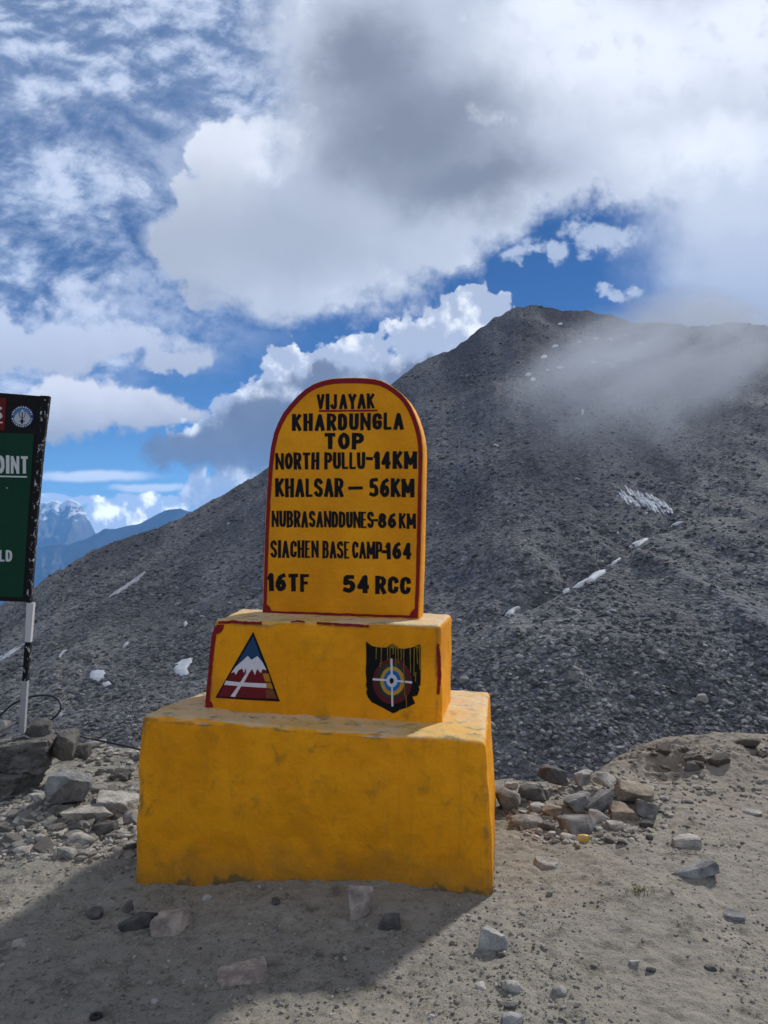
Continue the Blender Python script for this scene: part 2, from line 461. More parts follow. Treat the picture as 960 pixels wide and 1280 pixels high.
def mat_yellow(name, wear=1.0, low=True, dust=0.55, arris=None, patches=()):
    m, t, b = material(name)
    geo = t.new('ShaderNodeNewGeometry')
    p = geo.outputs['Position']
    n1 = t.noise(p, 2.6, 7, 0.6)
    n2 = t.noise(p, 11, 8, 0.68, 0.4)
    n3 = t.noise(p, 55, 6, 0.7)
    sn = t.new('ShaderNodeSeparateXYZ', {0: geo.outputs['Normal']})
    sp = t.new('ShaderNodeSeparateXYZ', {0: p})
    c = t.mix(t.ss(n1, 0.32, 0.7), (0.72, 0.268, 0.005), (0.88, 0.355, 0.009))
    c = t.mix(t.m('MULTIPLY', t.ss(n2, 0.44, 0.70), 0.38 * wear), c, (0.42, 0.19, 0.014))
    grime = t.m('MULTIPLY', t.ss(n2, 0.56, 0.72), t.ss(n1, 0.44, 0.64))
    c = t.mix(t.m('MULTIPLY', grime, 0.6 * wear), c, (0.22, 0.12, 0.03))
    # runs of rain-washed dirt
    stv = t.vm('MULTIPLY', p, (34.0, 34.0, 1.6))
    run = t.ss(t.noise(stv, 1.0, 4, 0.6), 0.58, 0.72)
    c = t.mix(t.m('MULTIPLY', run, 0.22 * wear), c, (0.33, 0.17, 0.03))
    chip = t.ss(n3, 0.70, 0.74)
    c = t.mix(t.m('MULTIPLY', chip, 0.6 * wear), c, (0.30, 0.19, 0.07))
    # scuffed arrises
    edge = t.m('MULTIPLY', t.ss(geo.outputs['Pointiness'], 0.508, 0.535), t.ss(t.m('ADD', n2, t.m('MULTIPLY', n3, 0.4)), 0.52, 0.80))
    c = t.mix(t.m('MULTIPLY', edge, 0.85 * wear), c, (0.24, 0.14, 0.05))
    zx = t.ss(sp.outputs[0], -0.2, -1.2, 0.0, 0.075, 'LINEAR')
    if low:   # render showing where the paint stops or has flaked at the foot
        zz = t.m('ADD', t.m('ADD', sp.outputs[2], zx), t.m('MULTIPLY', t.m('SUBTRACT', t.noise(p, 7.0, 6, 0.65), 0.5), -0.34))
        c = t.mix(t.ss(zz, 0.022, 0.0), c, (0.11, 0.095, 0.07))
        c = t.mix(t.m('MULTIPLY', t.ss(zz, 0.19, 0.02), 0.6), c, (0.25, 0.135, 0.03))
    up = t.ss(sn.outputs[2], 0.55, 0.9)
    c = t.mix(t.m('MULTIPLY', up, t.m('MULTIPLY_ADD', t.ss(n2, 0.3, 0.62), 0.45, dust + 0.12)), c, t.mix(t.ss(n1, 0.5, 0.6), (0.62, 0.51, 0.32), (0.60, 0.43, 0.17)))
    c = t.mix(t.m('MULTIPLY', up, t.ss(n2, 0.52, 0.66, 0.0, 0.8)), c, (0.24, 0.175, 0.09))
    t.set(b.inputs['Base Color'], c)
    for Cp, wx, wz in patches:      # paint gone from the cement
        q = t.vm('MULTIPLY', t.vm('SUBTRACT', p, tuple(Cp)), (1 / wx, 0.5, 1 / wz))
        dd = t.m('ADD', t.vm('LENGTH', q), t.m('MULTIPLY', t.m('SUBTRACT', t.noise(p, 22, 6, 0.7), 0.5), 2.2))
        c = t.mix(t.m('MULTIPLY', t.ss(dd, 1.05, 0.85), 0.9), c, t.mix(n3, (0.10, 0.075, 0.045), (0.19, 0.145, 0.085)))
    if arris:      # paint knocked off along the front top edge
        Pe, tn, bn = arris
        dt = t.vm('DOT_PRODUCT', t.vm('SUBTRACT', p, tuple(Pe)), tuple(tn))
        df = t.vm('DOT_PRODUCT', t.vm('SUBTRACT', p, tuple(Pe)), tuple(-np.array(bn)))
        nn_ = t.m('ADD', n2, t.m('MULTIPLY', n3, 0.5))
        k1 = t.m('MULTIPLY', t.ss(dt, -0.06, -0.012), t.ss(df, -0.10, -0.02))
        c = t.mix(t.m('MULTIPLY', k1, t.ss(nn_, 0.70, 0.86)), c, (0.11, 0.070, 0.035))
        k2 = t.m('MULTIPLY', t.ss(t.m('ABSOLUTE', t.m('ADD', dt, t.m('MULTIPLY_ADD', n1, 0.03, 0.005))), 0.014, 0.005), t.ss(df, -0.03, -0.012))
        c = t.mix(t.m('MULTIPLY', k2, t.ss(n2, 0.40, 0.54)), c, (0.10, 0.052, 0.02))
    t.set(b.inputs['Roughness'], t.ss(n2, 0.3, 0.7, 0.65, 0.85))
    b.inputs['Specular IOR Level'].default_value = 0.12
    bump(t, b, t.m('ADD', t.m('MULTIPLY', n1, 1.2), t.m('ADD', t.m('MULTIPLY', n2, 0.5), t.m('MULTIPLY', n3, 0.3))), 0.75, 0.02)
    return m


M_GROUND = mat_ground()
M_SLOPE = mat_slope()
M_SCREE = mat_stone('scree_stone', [(0.11, 0.11, 0.116), (0.19, 0.19, 0.198), (0.32, 0.32, 0.33), (0.62, 0.62, 0.635)], True, scale=1.6, spread=0.35)
M_PALE = mat_stone('pale_stone', [(0.46, 0.44, 0.41), (0.36, 0.34, 0.315), (0.42, 0.395, 0.36), (0.32, 0.31, 0.30)])
M_GREY = mat_stone('grey_stone', [(0.22, 0.213, 0.205), (0.28, 0.272, 0.255), (0.19, 0.188, 0.183)])
M_BLUE = mat_stone('bluish_stone', [(0.23, 0.235, 0.243), (0.29, 0.294, 0.302)])
M_DARK = mat_stone('dark_stone', [(0.105, 0.102, 0.098), (0.14, 0.135, 0.128)])
M_TAN = mat_stone('tan_stone', [(0.30, 0.26, 0.21), (0.27, 0.215, 0.16)])
M_EARTH = mat_stone('earthy_rock', [(0.17, 0.145, 0.12), (0.19, 0.165, 0.135)])
M_WHITE = mat_stone('white_stone', [(0.48, 0.47, 0.46), (0.42, 0.41, 0.40)], spread=0.3)
M_PINK = mat_stone('pinkish_stone', [(0.46, 0.39, 0.345), (0.42, 0.355, 0.31)])
M_RUBBLE = mat_stone('rubble_stone', [(0.44, 0.425, 0.395), (0.28, 0.27, 0.255), (0.50, 0.49, 0.46), (0.37, 0.355, 0.33), (0.20, 0.195, 0.19)])
M_GRAVEL = mat_stone('gravel_stone', [(0.14, 0.13, 0.115), (0.24, 0.22, 0.19), (0.32, 0.30, 0.27), (0.44, 0.42, 0.39)], True, scale=40.0, spread=0.25)
M_CEMENT = mat_stone('cement_stone', [(0.135, 0.13, 0.122), (0.17, 0.165, 0.155)], scale=9.0)
M_YEL3 = mat_yellow('yellow_paint_tablet', 0.12, False, 0.2)
M_RED = mat_plain('red_paint', (0.21, 0.012, 0.014), 0.55, 0.3)
M_BLACK = mat_plain('black_paint', (0.006, 0.006, 0.007), 0.5, 0.35)
M_WPAINT = mat_plain('white_paint', (0.62, 0.62, 0.66), 0.6, 0.08)
M_SNOW = mat_plain('snow', (0.66, 0.68, 0.71), 0.7, 0.3, 1.6, bmp=0.8)

# ------------------------------------------------------------------ ground of the pass
def edge_y(x):
    return np.interp(x, [-6, -2.4, -1.6, -0.6, 0.4, 0.75, 1.3, 1.75, 2.2, 3.2, 6], [6.2, 5.75, 5.6, 5.3, 4.95, 4.75, 4.75, 5.15, 5.45, 5.6, 6.0]) + 0.09 * vnoise(np.asarray(x) * 2.3, 0 * np.asarray(x) + 3.3, seed=5) + 0.04 * vnoise(np.asarray(x) * 8, 0 * np.asarray(x) + 1.3, seed=6)


def ground_z(x, y):
    x, y = np.asarray(x, float), np.asarray(y, float)
    z = 0.035 * fbm(x * 0.9, y * 0.9, oct=3, seed=1) + 0.006 * fbm(x * 5, y * 5, oct=4, seed=2) + 0.0042 * fbm(x * 24, y * 24, oct=3, seed=3, gain=0.65)
    z = z - 0.035 * np.clip((-x - 0.2) / 1.0, 0, 1) - 0.012
    # hump of dirt on the lip at the right, with a hollow under its ledge
    z = z + 0.125 * np.exp(-((x - 2.15) / 0.62) ** 2 - ((y - 5.15) / 0.42) ** 2) + 0.06 * np.exp(-((x - 2.9) / 0.6) ** 2 - ((y - 5.2) / 0.5) ** 2)
    z = z - 0.06 * np.exp(-((x - 1.72) / 0.16) ** 2 - ((y - 4.78) / 0.1) ** 2)
    hump = np.exp(-((x - 2.1) / 0.8) ** 2 - ((y - 5.1) / 0.42) ** 2)
    z = z + hump * (0.018 * fbm(x * 10, y * 10, oct=4, seed=12, gain=0.6) - 0.02 * np.abs(fbm(x * 3.5, y * 5, oct=3, seed=14)))
    z = z - 0.10 * np.exp(-((x - 1.82) / 0.13) ** 2 - ((y - 4.95) / 0.07) ** 2)
    # rubble heaps
    z = z + 0.07 * np.exp(-((x + 1.95) / 0.5) ** 2 - ((y - 4.45) / 0.35) ** 2) + 0.05 * np.exp(-((x - 1.15) / 0.4) ** 2 - ((y - 4.35) / 0.22) ** 2)
    d = y - edge_y(x)
    fall = np.where(d > 0, 0.78 * d * d / (d + 0.35), 0)
    fall = np.minimum(fall, 19.0)
    return z - fall + 0.12 * np.clip(d, 0, 3) * fbm(x * 1.3, y * 1.3, oct=4, seed=9) * (d > 0)


def on_ground(px, py):
    d = ray(px, py)
    k = (0.0 - EYE) / d[2]
    for _ in range(12):
        q = CAM + d * k
        k = (float(ground_z(q[0], q[1])) - EYE) / d[2]
    return CAM + d * k


def build_ground():
    xs = np.concatenate([np.linspace(-40, -4.2, 26), np.linspace(-4, 4.2, 820), np.linspace(4.4, 40, 26)])
    ys = np.concatenate([np.linspace(-30, 0.4, 20), np.linspace(0.7, 1.9, 40), np.linspace(1.91, 6.3, 680), np.linspace(6.35, 60, 70)])
    X, Y = np.meshgrid(xs, ys)
    Zg = ground_z(X, Y)
    v = np.stack([X, Y, Zg], -1).reshape(-1, 3)
    o = mesh_obj('ground', v, grid_faces(len(xs), len(ys)), M_GROUND)
    return tag(o, 'dusty grey brown dirt of the pass with scattered grit', 'ground', kind='structure')


build_ground()

# ------------------------------------------------------------------ mountain opposite
RIDGE_X = [-900, -300, 0, 46, 71, 106, 142, 198, 241, 283, 333, 400, 450, 495, 520, 540, 556, 575, 600, 620, 637, 650, 662, 690, 715, 740, 765, 790, 812, 830, 865, 900, 930, 960, 1200, 1900]
RIDGE_Y = [880, 818, 755, 731, 713, 695, 676, 659, 640, 615, 585, 540, 507, 475, 457, 445, 441, 431, 410, 395, 387, 382, 381, 384, 389, 390, 395, 402, 404, 405, 408, 405, 404, 407, 430, 520]
CREASE_X = [520, 560, 600, 640, 690, 740, 797, 840, 900, 960, 1100]
CREASE_Y = [835, 812, 790, 768, 748, 722, 683, 662, 650, 640, 622]


def build_mountain():
    nx, ns, nb = 900, 520, 14
    px = np.linspace(-620, 1580, nx)
    ry = np.interp(px, RIDGE_X, RIDGE_Y)
    ryn = ry + 1.8 * fbm(px / 16, px * 0 + 2, oct=5, seed=21, gain=0.65)
    Rd = np.interp(px, [-600, 0, 240, 420, 655, 800, 960, 1600], [120, 150, 185, 215, 240, 250, 245, 230])
    Fd = np.full(nx, 46.0)
    ax = (px - PX) / F
    # foot and crest in world space (column = constant bearing, straight up the slope)
    def P3(py, Yd):
        dz = FWD[2] + UP[2] * (PY - py) / F
        dyy = FWD[1] + UP[1] * (PY - py) / F
        k = Yd / dyy
        return ax * k, np.full(nx, 1.0) * Yd, EYE + dz * k
    fx, fy, fz = P3(np.full(nx, 1030.0), Fd)
    cx, cy, cz = P3(ryn, Rd)
    s = np.linspace(0, 1, ns)[:, None] ** 1.25
    X = fx + (cx - fx) * s
    Y = fy + (cy - fy) * s
    sag = 5.0 * np.sin(np.pi * s) * np.interp(px, [0, 300, 700, 960], [0.2, 0.6, 1.0, 0.8])
    Z = fz + (cz - fz) * s - sag
    fade = np.clip((1 - s) / 0.06, 0, 1) * np.clip(s / 0.05, 0, 1)
    big = 1.3 * fbm(X / 26, Y / 26, oct=3, seed=31) + 0.75 * fbm(X / 7.5, Y / 7.5, oct=3, seed=33)
    rib = 0.9 * (1 - np.abs(fbm((X + 0.35 * Y) / 15, Y / 60, oct=3, seed=35))) - 0.8
    fine = 0.09 * fbm(X / 1.7, Y / 1.7, oct=3, seed=37, gain=0.65)
    Z = Z + fade * (big * 0.75 + rib * np.interp(px, [200, 500, 960], [0.4, 1.0, 1.3])) + fine * (0.35 + 0.65 * np.clip((1 - s) / 0.03, 0, 1))
    # nearer spur at the lower right: its upper rim is the crease the snow lies in
    qx, qy = to_photo(X, Y, Z)
    cr = np.interp(px, CREASE_X, CREASE_Y)[None, :] + 5 * vnoise(px / 30, px * 0, seed=41)[None, :]
    below = qy - cr
    amt = np.interp(px, [500, 600, 700, 960], [0.0, 0.5, 1.0, 1.0])[None, :]
    Z = Z + amt * np.where(below > 0, 3.0 * (1 - np.exp(-below / 26.0)), -1.3 * np.exp(below / 12.0)) * np.clip(s / 0.08, 0, 1)
    # far side
    bs = (np.arange(1, nb + 1) / nb)[:, None]
    XB = X[-1] * (1 + 0.9 * bs)
    YB = Y[-1] * (1 + 0.9 * bs)
    ZB = Z[-1] - 150 * bs ** 1.15 - 2 * bs
    Xa, Ya, Za = np.vstack([X, XB]), np.vstack([Y, YB]), np.vstack([Z, ZB])
    v = np.stack([Xa, Ya, Za], -1).reshape(-1, 3)
    o = mesh_obj('mountain_slope', v, grid_faces(nx, ns + nb), M_SLOPE)
    qx, qy = to_photo(X, Y, Z)
    path = np.exp(-((qy - cr) / 3.2) ** 2) * np.interp(px, [540, 600, 960], [0.3, 1, 1])[None, :] * (0.6 + 0.4 * vnoise(X / 4, Y / 4, seed=91))
    at = o.data.attributes.new('path', 'FLOAT', 'POINT')
    at.data.foreach_set('value', np.concatenate([path.ravel(), np.zeros(nx * nb)]).astype(np.float32))
    tag(o, 'dark grey mountain of loose scree rising to a blunt summit', 'mountain', kind='structure')
    qx, qy = to_photo(X, Y, Z)
    return px, X, Y, Z, qy


MPX, MX, MY, MZ, MQ = build_mountain()


def on_slope(px, py):
    """first surface of the slope seen along a bearing and elevation"""
    c = (px - MPX[0]) / (MPX[1] - MPX[0])
    i = int(np.clip(c, 0, len(MPX) - 2))
    f = c - i
    q = MQ[:, i] * (1 - f) + MQ[:, i + 1] * f
    k = np.argmax(q <= py)
    if q[k] > py:
        k = len(q) - 1
    k = max(k, 1)
    g = (q[k - 1] - py) / max(1e-6, q[k - 1] - q[k])
    g = min(max(g, 0), 1)
    pt = []
    for A in (MX, MY, MZ):
        a = A[k - 1, i] * (1 - f) + A[k - 1, i + 1] * f
        b_ = A[k, i] * (1 - f) + A[k, i + 1] * f
        pt.append(a + (b_ - a) * g)
    return np.array(pt)


# ------------------------------------------------------------------ stones
def ico(sub):
    bm = bmesh.new()
    bmesh.ops.create_icosphere(bm, subdivisions=sub, radius=1)
    v = np.array([q.co[:] for q in bm.verts])
    f = np.array([[q.index for q in p.verts] for p in bm.faces])
    bm.free()
    return v, f


ICO = {k: ico(k) for k in (1, 2, 3, 4, 5)}


def rock_shape(seed, sub=4, planes=14, rnd=0.02, rough=0.03, flat=0.0):
    """unit stone: a convex block of random cut faces with softened arrises and a chipped surface"""
    g = np.random.default_rng(seed)
    v, f = ICO[sub]
    n = g.normal(size=(planes, 3))
    n /= np.linalg.norm(n, axis=1)[:, None]
    n = np.vstack([n, [[0, 0, 1], [0, 0, -1], [1, 0, 0], [-1, 0, 0], [0, 1, 0], [0, -1, 0]] + g.normal(size=(6, 3)) * 0.18])
    n /= np.linalg.norm(n, axis=1)[:, None]
    d = g.uniform(0.62, 1.0, len(n))
    if flat:
        d[planes:planes + 2] *= 1 - flat
    dots = v @ n.T
    rr = np.where(dots > 0.05, d / np.maximum(dots, 0.05), 9.0)
    k = rnd
    r = -k * np.log(np.sum(np.exp(-np.clip(rr, 0, 4) / k), axis=1))
    p = v * r[:, None]
    if rough and sub >= 3:
        a = fbm(p[:, 0] * 2.2 + seed, p[:, 1] * 2.2, p[:, 2] * 2.2, oct=5, seed=seed % 97, gain=0.55)
        cr = np.abs(fbm(p[:, 0] * 1.6 + 9, p[:, 1] * 1.6, p[:, 2] * 1.6 + seed, oct=3, seed=seed % 53))
        p = p * (1 + 0.35 * rough * fbm(p[:, 0] * 9, p[:, 1] * 9, p[:, 2] * 9 + seed, oct=3, seed=seed % 41, gain=0.6))[:, None]
        p = p * (1 + rough * a - rough * 1.3 * np.exp(-cr / 0.05))[:, None]
    lo, hi = p.min(0), p.max(0)
    return (p - (lo + hi) / 2) / ((hi - lo) / 2), f


ROCK_ORIGIN = {}


def rock(name, px, py, wpx, hpx, mat, label, group=None, seed=None, yaw=None, tilt=(0, 0), sink=0.22, depth=0.75, sub=4, cat='stone', at=None, planes=14, rough=0.035, rnd=0.018, flat=0.0, lift=0.0):
    """a stone whose foot stands on the ground at that spot; width and height in photo units are turned into metres there"""
    seed = seed if seed is not None else int(px * 7 + py * 13)
    p = on_ground(px, py) if at is None else np.array(at, float)
    sc = p[1] / F
    wd, ht = wpx * sc, max(hpx * sc * 0.92, 0.012)
    v, f = rock_shape(seed, sub, planes, rnd, rough, flat)
    v = v * np.array([wd / 2, wd * depth / 2, ht / 2])
    rot = Matrix.Rotation(yaw if yaw is not None else random.uniform(-0.4, 0.4), 3, 'Z') @ Matrix.Rotation(tilt[0], 3, 'Y') @ Matrix.Rotation(tilt[1], 3, 'X')
    v = v @ np.array(rot).T
    zmin = v[:, 2].min()
    ext = v[:, 2].max() - zmin
    org = np.array([p[0], p[1] + wd * depth * 0.1, p[2] + lift])
    v = v - [0, 0, zmin + sink * ext]
    o = mesh_obj(name, v + org, f, mat, loc=org, smooth=True)
    o.data.set_sharp_from_angle(angle=R(30))
    return tag(o, label, cat, group)


# ------------------------------------------------------------------ monument
AY = R(9.0)
T_ = np.array([math.cos(AY), -math.sin(AY), 0])
B_ = np.array([math.sin(AY), math.cos(AY), 0])
ZZ = np.array([0, 0, 1.0])


def rounded_block(c8, rad, n=(60, 40, 30), noise=0.004, seed=0, front_noise=1.0):
    """c8: corners [bottom FL, FR, BR, BL, top FL, FR, BR, BL]; a lumpy plastered block with softened arrises"""
    c8 = np.array(c8)
    dims = np.array([np.linalg.norm(c8[1] - c8[0]), np.linalg.norm(c8[3] - c8[0]), np.linalg.norm(c8[4] - c8[0])])
    half = dims / 2
    def axis(m, h):
        a = np.linspace(-h, h, m)
        e = rad * np.array([0, 0.15, 0.35, 0.6, 1.0])
        return np.unique(np.concatenate([a[(np.abs(a) < h - rad * 1.1)], h - e, -h + e]).round(6))
    ax = [axis(n[i], half[i]) for i in range(3)]
    verts, faces, off = [], [], 0
    for k in range(3):
        i, j = [q for q in range(3) if q != k]
        for sg in (-1, 1):
            A, Bq = np.meshgrid(ax[i], ax[j])
            p = np.zeros(A.shape + (3,))
            p[..., i], p[..., j], p[..., k] = A, Bq, sg * half[k]
            fc = grid_faces(len(ax[i]), len(ax[j]))
            flip = (sg > 0) == (k == 1)
            faces.append((fc[:, ::-1] if flip else fc) + off)
            verts.append(p.reshape(-1, 3))
            off += p.shape[0] * p.shape[1]
    p = np.vstack(verts)
    inner = np.clip(p, -(half - rad), half - rad)
    d = p - inner
    ln = np.linalg.norm(d, axis=1)[:, None]
    nrm = d / np.maximum(ln, 1e-9)
    p = inner + nrm * rad
    q = (p / half + 1) / 2
    w_ = [((1 - q[:, 0]), q[:, 0]), ((1 - q[:, 1]), q[:, 1]), ((1 - q[:, 2]), q[:, 2])]
    order = [(0, 0, 0), (1, 0, 0), (1, 1, 0), (0, 1, 0), (0, 0, 1), (1, 0, 1), (1, 1, 1), (0, 1, 1)]
    out = np.zeros_like(p)
    for idx, (a, b_, c_) in enumerate(order):
        out += (w_[0][a] * w_[1][b_] * w_[2][c_])[:, None] * c8[idx]
    nw = nrm[:, :1] * T_ + nrm[:, 1:2] * B_ + nrm[:, 2:] * ZZ
    h = noise * (fbm(out[:, 0] * 3.2, out[:, 1] * 3.2, out[:, 2] * 3.2, oct=3, seed=seed) + 0.35 * fbm(out[:, 0] * 16, out[:, 1] * 16, out[:, 2] * 16, oct=3, seed=seed + 5))
    isedge = np.clip((np.sort(np.abs(nrm), axis=1)[:, 1]) / 0.5, 0, 1)
    chip = -noise * 1.6 * isedge * np.clip(fbm(out[:, 0] * 9, out[:, 1] * 9, out[:, 2] * 9, oct=3, seed=seed + 9), 0, 1)
    fr = np.where(nrm[:, 1] < -0.9, front_noise, 1.0)
    out = out + nw * (h * fr + chip)[:, None]
    return out, np.vstack(faces)


def block_obj(name, c8, rad, mat, parent, **kw):
    v, f = rounded_block(c8, rad, **kw)
    o = mesh_obj(name, v, f, mat, parent, loc=wloc(parent))
    bm = bmesh.new()
    bm.from_mesh(o.data)
    bmesh.ops.remove_doubles(bm, verts=bm.verts, dist=0.0004)
    bmesh.ops.recalc_face_normals(bm, faces=bm.faces)
    bm.to_mesh(o.data)
    bm.free()
    return o


G0 = np.array([0.0, 0.0, 0.0])
bBR = on_plane(619, 1119, G0, ZZ)
bBL, bTR, bTL = (on_plane(x, y, bBR, B_) for x, y in ((165, 1108), (607.5, 927), (174.5, 893)))
topn = np.cross(bTR - bTL, B_)
topn /= np.linalg.norm(topn)
bTRk = on_plane(612, 864.5, bTR, topn)
bTLm = on_plane(256, 862, bTR, topn)
bTLk = bTL + (bTLm - bTL) * (np.dot(bTRk - bTL, B_) / np.dot(bTLm - bTL, B_))
dn = np.array([0, 0, -0.14])
bBRk = bTRk + np.array([0.05, 0.03, -bTRk[2] - 0.1])
bBLk = bTLk + np.array([-0.03, 0.03, -bTLk[2] - 0.14])
mBR = on_plane(552.5, 903, bTR, topn)
mBL0 = on_plane(255, 886, bTR, topn)
MD = mBR - mBL0
MD[2] = 0
MD /= np.linalg.norm(MD)
MB = np.array([-MD[1], MD[0], 0])
mBL = on_plane(255, 886, mBR, MB)
mTR, mTL = on_plane(551, 781, mBR, MB), on_plane(268, 774.5, mBR, MB)
mtn = np.cross(mTR - mTL, MB)
mtn /= np.linalg.norm(mtn)
mTRk, mTLk = on_plane(564.5, 768, mTR, mtn), on_plane(303, 760, mTR, mtn)
mTLk = mTL + (mTLk - mTL) * (np.dot(mTRk - mTL, MB) / np.dot(mTLk - mTL, MB))
mBRk = mTRk + np.array([0.0, 0.0, bTR[2] - mTRk[2]])
mBLk = mTLk + np.array([-0.03, 0.0, bTL[2] - mTLk[2]])

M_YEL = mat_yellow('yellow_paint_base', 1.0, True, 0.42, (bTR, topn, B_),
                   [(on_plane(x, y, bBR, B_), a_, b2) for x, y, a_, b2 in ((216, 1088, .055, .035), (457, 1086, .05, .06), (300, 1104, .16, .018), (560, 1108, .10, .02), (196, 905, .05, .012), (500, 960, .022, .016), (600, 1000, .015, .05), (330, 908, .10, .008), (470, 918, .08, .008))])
M_YEL2 = mat_yellow('yellow_paint_block', 0.8, False, 0.45, (mTR, mtn, MB),
                    [(on_plane(x, y, mBR, MB), a_, b2) for x, y, a_, b2 in ((536, 884, .03, .05), (540, 800, .03, .025), (371, 779, .025, .01), (400, 845, .02, .014), (480, 893, .12, .01), (330, 884, .10, .008))])
monument = empty('milestone_monument', tuple((bBR + bBL) / 2 * np.array([1, 1, 0])), 'stepped yellow concrete milestone with black painted place names under a rounded top', 'monument')
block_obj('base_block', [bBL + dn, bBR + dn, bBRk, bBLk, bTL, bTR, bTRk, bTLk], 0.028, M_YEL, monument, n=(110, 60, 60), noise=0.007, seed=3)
sink = np.array([0, 0, -0.05])
mid = block_obj('middle_block', [mBL + sink, mBR + sink, mBRk + sink, mBLk + sink, mTL, mTR, mTRk, mTLk], 0.024, M_YEL2, monument, n=(90, 40, 40), noise=0.005, seed=13, front_noise=0.25)

# tablet: a slab with a round head
sBL = on_plane(327.5, 766.5, mTR, mtn)
sBR = on_plane(523.5, 773.5, mTR, mtn)
SD = sBR - sBL
SD[2] = 0
SD /= np.linalg.norm(SD)
SB = np.array([-SD[1], SD[0], 0])
OUT_PX = [(327.5, 769), (329, 720), (331, 660), (333, 619), (335.2, 585), (338.2, 559), (342.2, 541), (347, 529), (354, 516), (362, 505.5), (371.5, 495), (381, 486.5), (391, 480), (403.5, 475.3), (415, 473), (427, 472.2),
          (441, 471.8), (456, 472.2), (468, 473.3), (477, 475.5), (486, 480), (494, 485.5), (502, 492), (508.5, 499), (514.5, 508.5), (519.7, 520), (524, 532.5), (527, 545), (528.6, 558), (528.9, 572), (528.2, 610), (527.4, 650), (526.2, 700), (525, 740), (523.5, 776)]


def S3(x, y, d=0.0):
    return on_plane(x, y, sBR, SB) - SB * d


def build_tablet():
    th = 0.135
    out = [S3(x, y) for x, y in OUT_PX]
    bot_l, bot_r = out[0] - ZZ * 0.03, out[-1] - ZZ * 0.03
    ring = np.array([bot_l] + out[1:-1] + [bot_r])
    cen = ring.mean(0)
    n = len(ring)
    def inset(a, k):
        res = []
        for i in range(n):
            t0 = a[(i + 1) % n] - a[i - 1]
            t0 /= np.linalg.norm(t0)
            res.append(a[i] + np.cross(SB, t0) * k)
        res = np.array(res)
        return res
    e = 0.006
    sign = 1 if np.linalg.norm(inset(ring, 0.02) - cen, axis=1).mean() < np.linalg.norm(ring - cen, axis=1).mean() else -1
    rings = [inset(ring, sign * e), inset(ring, sign * e * 0.3) + SB * e * 0.3, ring + SB * e, ring + SB * (th - e), inset(ring, sign * e) + SB * th]
    v = np.vstack(rings)
    f = [list(range(n))[::-1]]
    for k in range(4):
        for i in range(n):
            j = (i + 1) % n
            f.append([k * n + i, k * n + j, (k + 1) * n + j, (k + 1) * n + i])
    f.append([4 * n + i for i in range(n)])
    o = mesh_obj('tablet', v, f, M_YEL3, monument, loc=wloc(monument), smooth=True, sharp=50)
    bm = bmesh.new()
    bm.from_mesh(o.data)
    bmesh.ops.recalc_face_normals(bm, faces=bm.faces)
    bm.to_mesh(o.data)
    bm.free()
    return o


tablet = build_tablet()
LAYER = [0]


def slabs(name, polys, mapper, mat, parent, proud=0.0012, back=0.004, step=0.00001):
    """flat painted shapes: polygons in photo units laid on a real plane, each a hair thick"""
    v, f = [], []
    for i, poly in enumerate(polys):
        a = 0.0
        for k in range(len(poly)):
            x0, y0 = poly[k]
            x1, y1 = poly[(k + 1) % len(poly)]
            a += x0 * y1 - x1 * y0
        if a > 0:
            poly = poly[::-1]
        n = len(poly)
        o = len(v)
        pr = proud + i * step
        v += [mapper(x, y, pr) for x, y in poly] + [mapper(x, y, -back) for x, y in poly]
        f.append([o + k for k in range(n)])
        for k in range(n):
            j = (k + 1) % n
            f.append([o + j, o + k, o + n + k, o + n + j])
    return mesh_obj(name, v, f, mat, parent, loc=wloc(parent), smooth=False)


def band(pts, w0, jit=0.0, seg=None):
    """quads along a polyline of half-width w0/2 (list gives a width per point)"""
    pts = [np.array(p, float) for p in pts]
    if seg:
        q = [pts[0]]
        for a, b_ in zip(pts[:-1], pts[1:]):
            m_ = max(1, int(np.linalg.norm(b_ - a) / seg))
            q += [a + (b_ - a) * k / m_ for k in range(1, m_ + 1)]
        pts = q
    ws = w0 if isinstance(w0, (list, np.ndarray)) else [w0] * len(pts)
    if len(ws) != len(pts):
        ws = np.interp(np.linspace(0, 1, len(pts)), np.linspace(0, 1, len(ws)), ws)
    L, Rr = [], []
    for i, p in enumerate(pts):
        t0 = pts[min(i + 1, len(pts) - 1)] - pts[max(i - 1, 0)]
        t0 = t0 / (np.linalg.norm(t0) + 1e-9)
        nn = np.array([-t0[1], t0[0]])
        a, b_ = (ws[i] / 2 + random.uniform(-jit, jit), ws[i] / 2 + random.uniform(-jit, jit))
        L.append(tuple(p + nn * a))
        Rr.append(tuple(p - nn * b_))
    return L + Rr[::-1]


def disc(cx, cy, rx, ry, n=28, jit=0.0):
    return [(cx + (rx + random.uniform(-jit, jit)) * math.cos(2 * math.pi * k / n), cy + (ry + random.uniform(-jit, jit)) * math.sin(2 * math.pi * k / n)) for k in range(n)]


def arc(cx, cy, rx, ry, a0, a1, n=9):
    return [(cx + rx * math.cos(R(a0 + (a1 - a0) * k / (n - 1))), cy + ry * math.sin(R(a0 + (a1 - a0) * k / (n - 1)))) for k in range(n)]


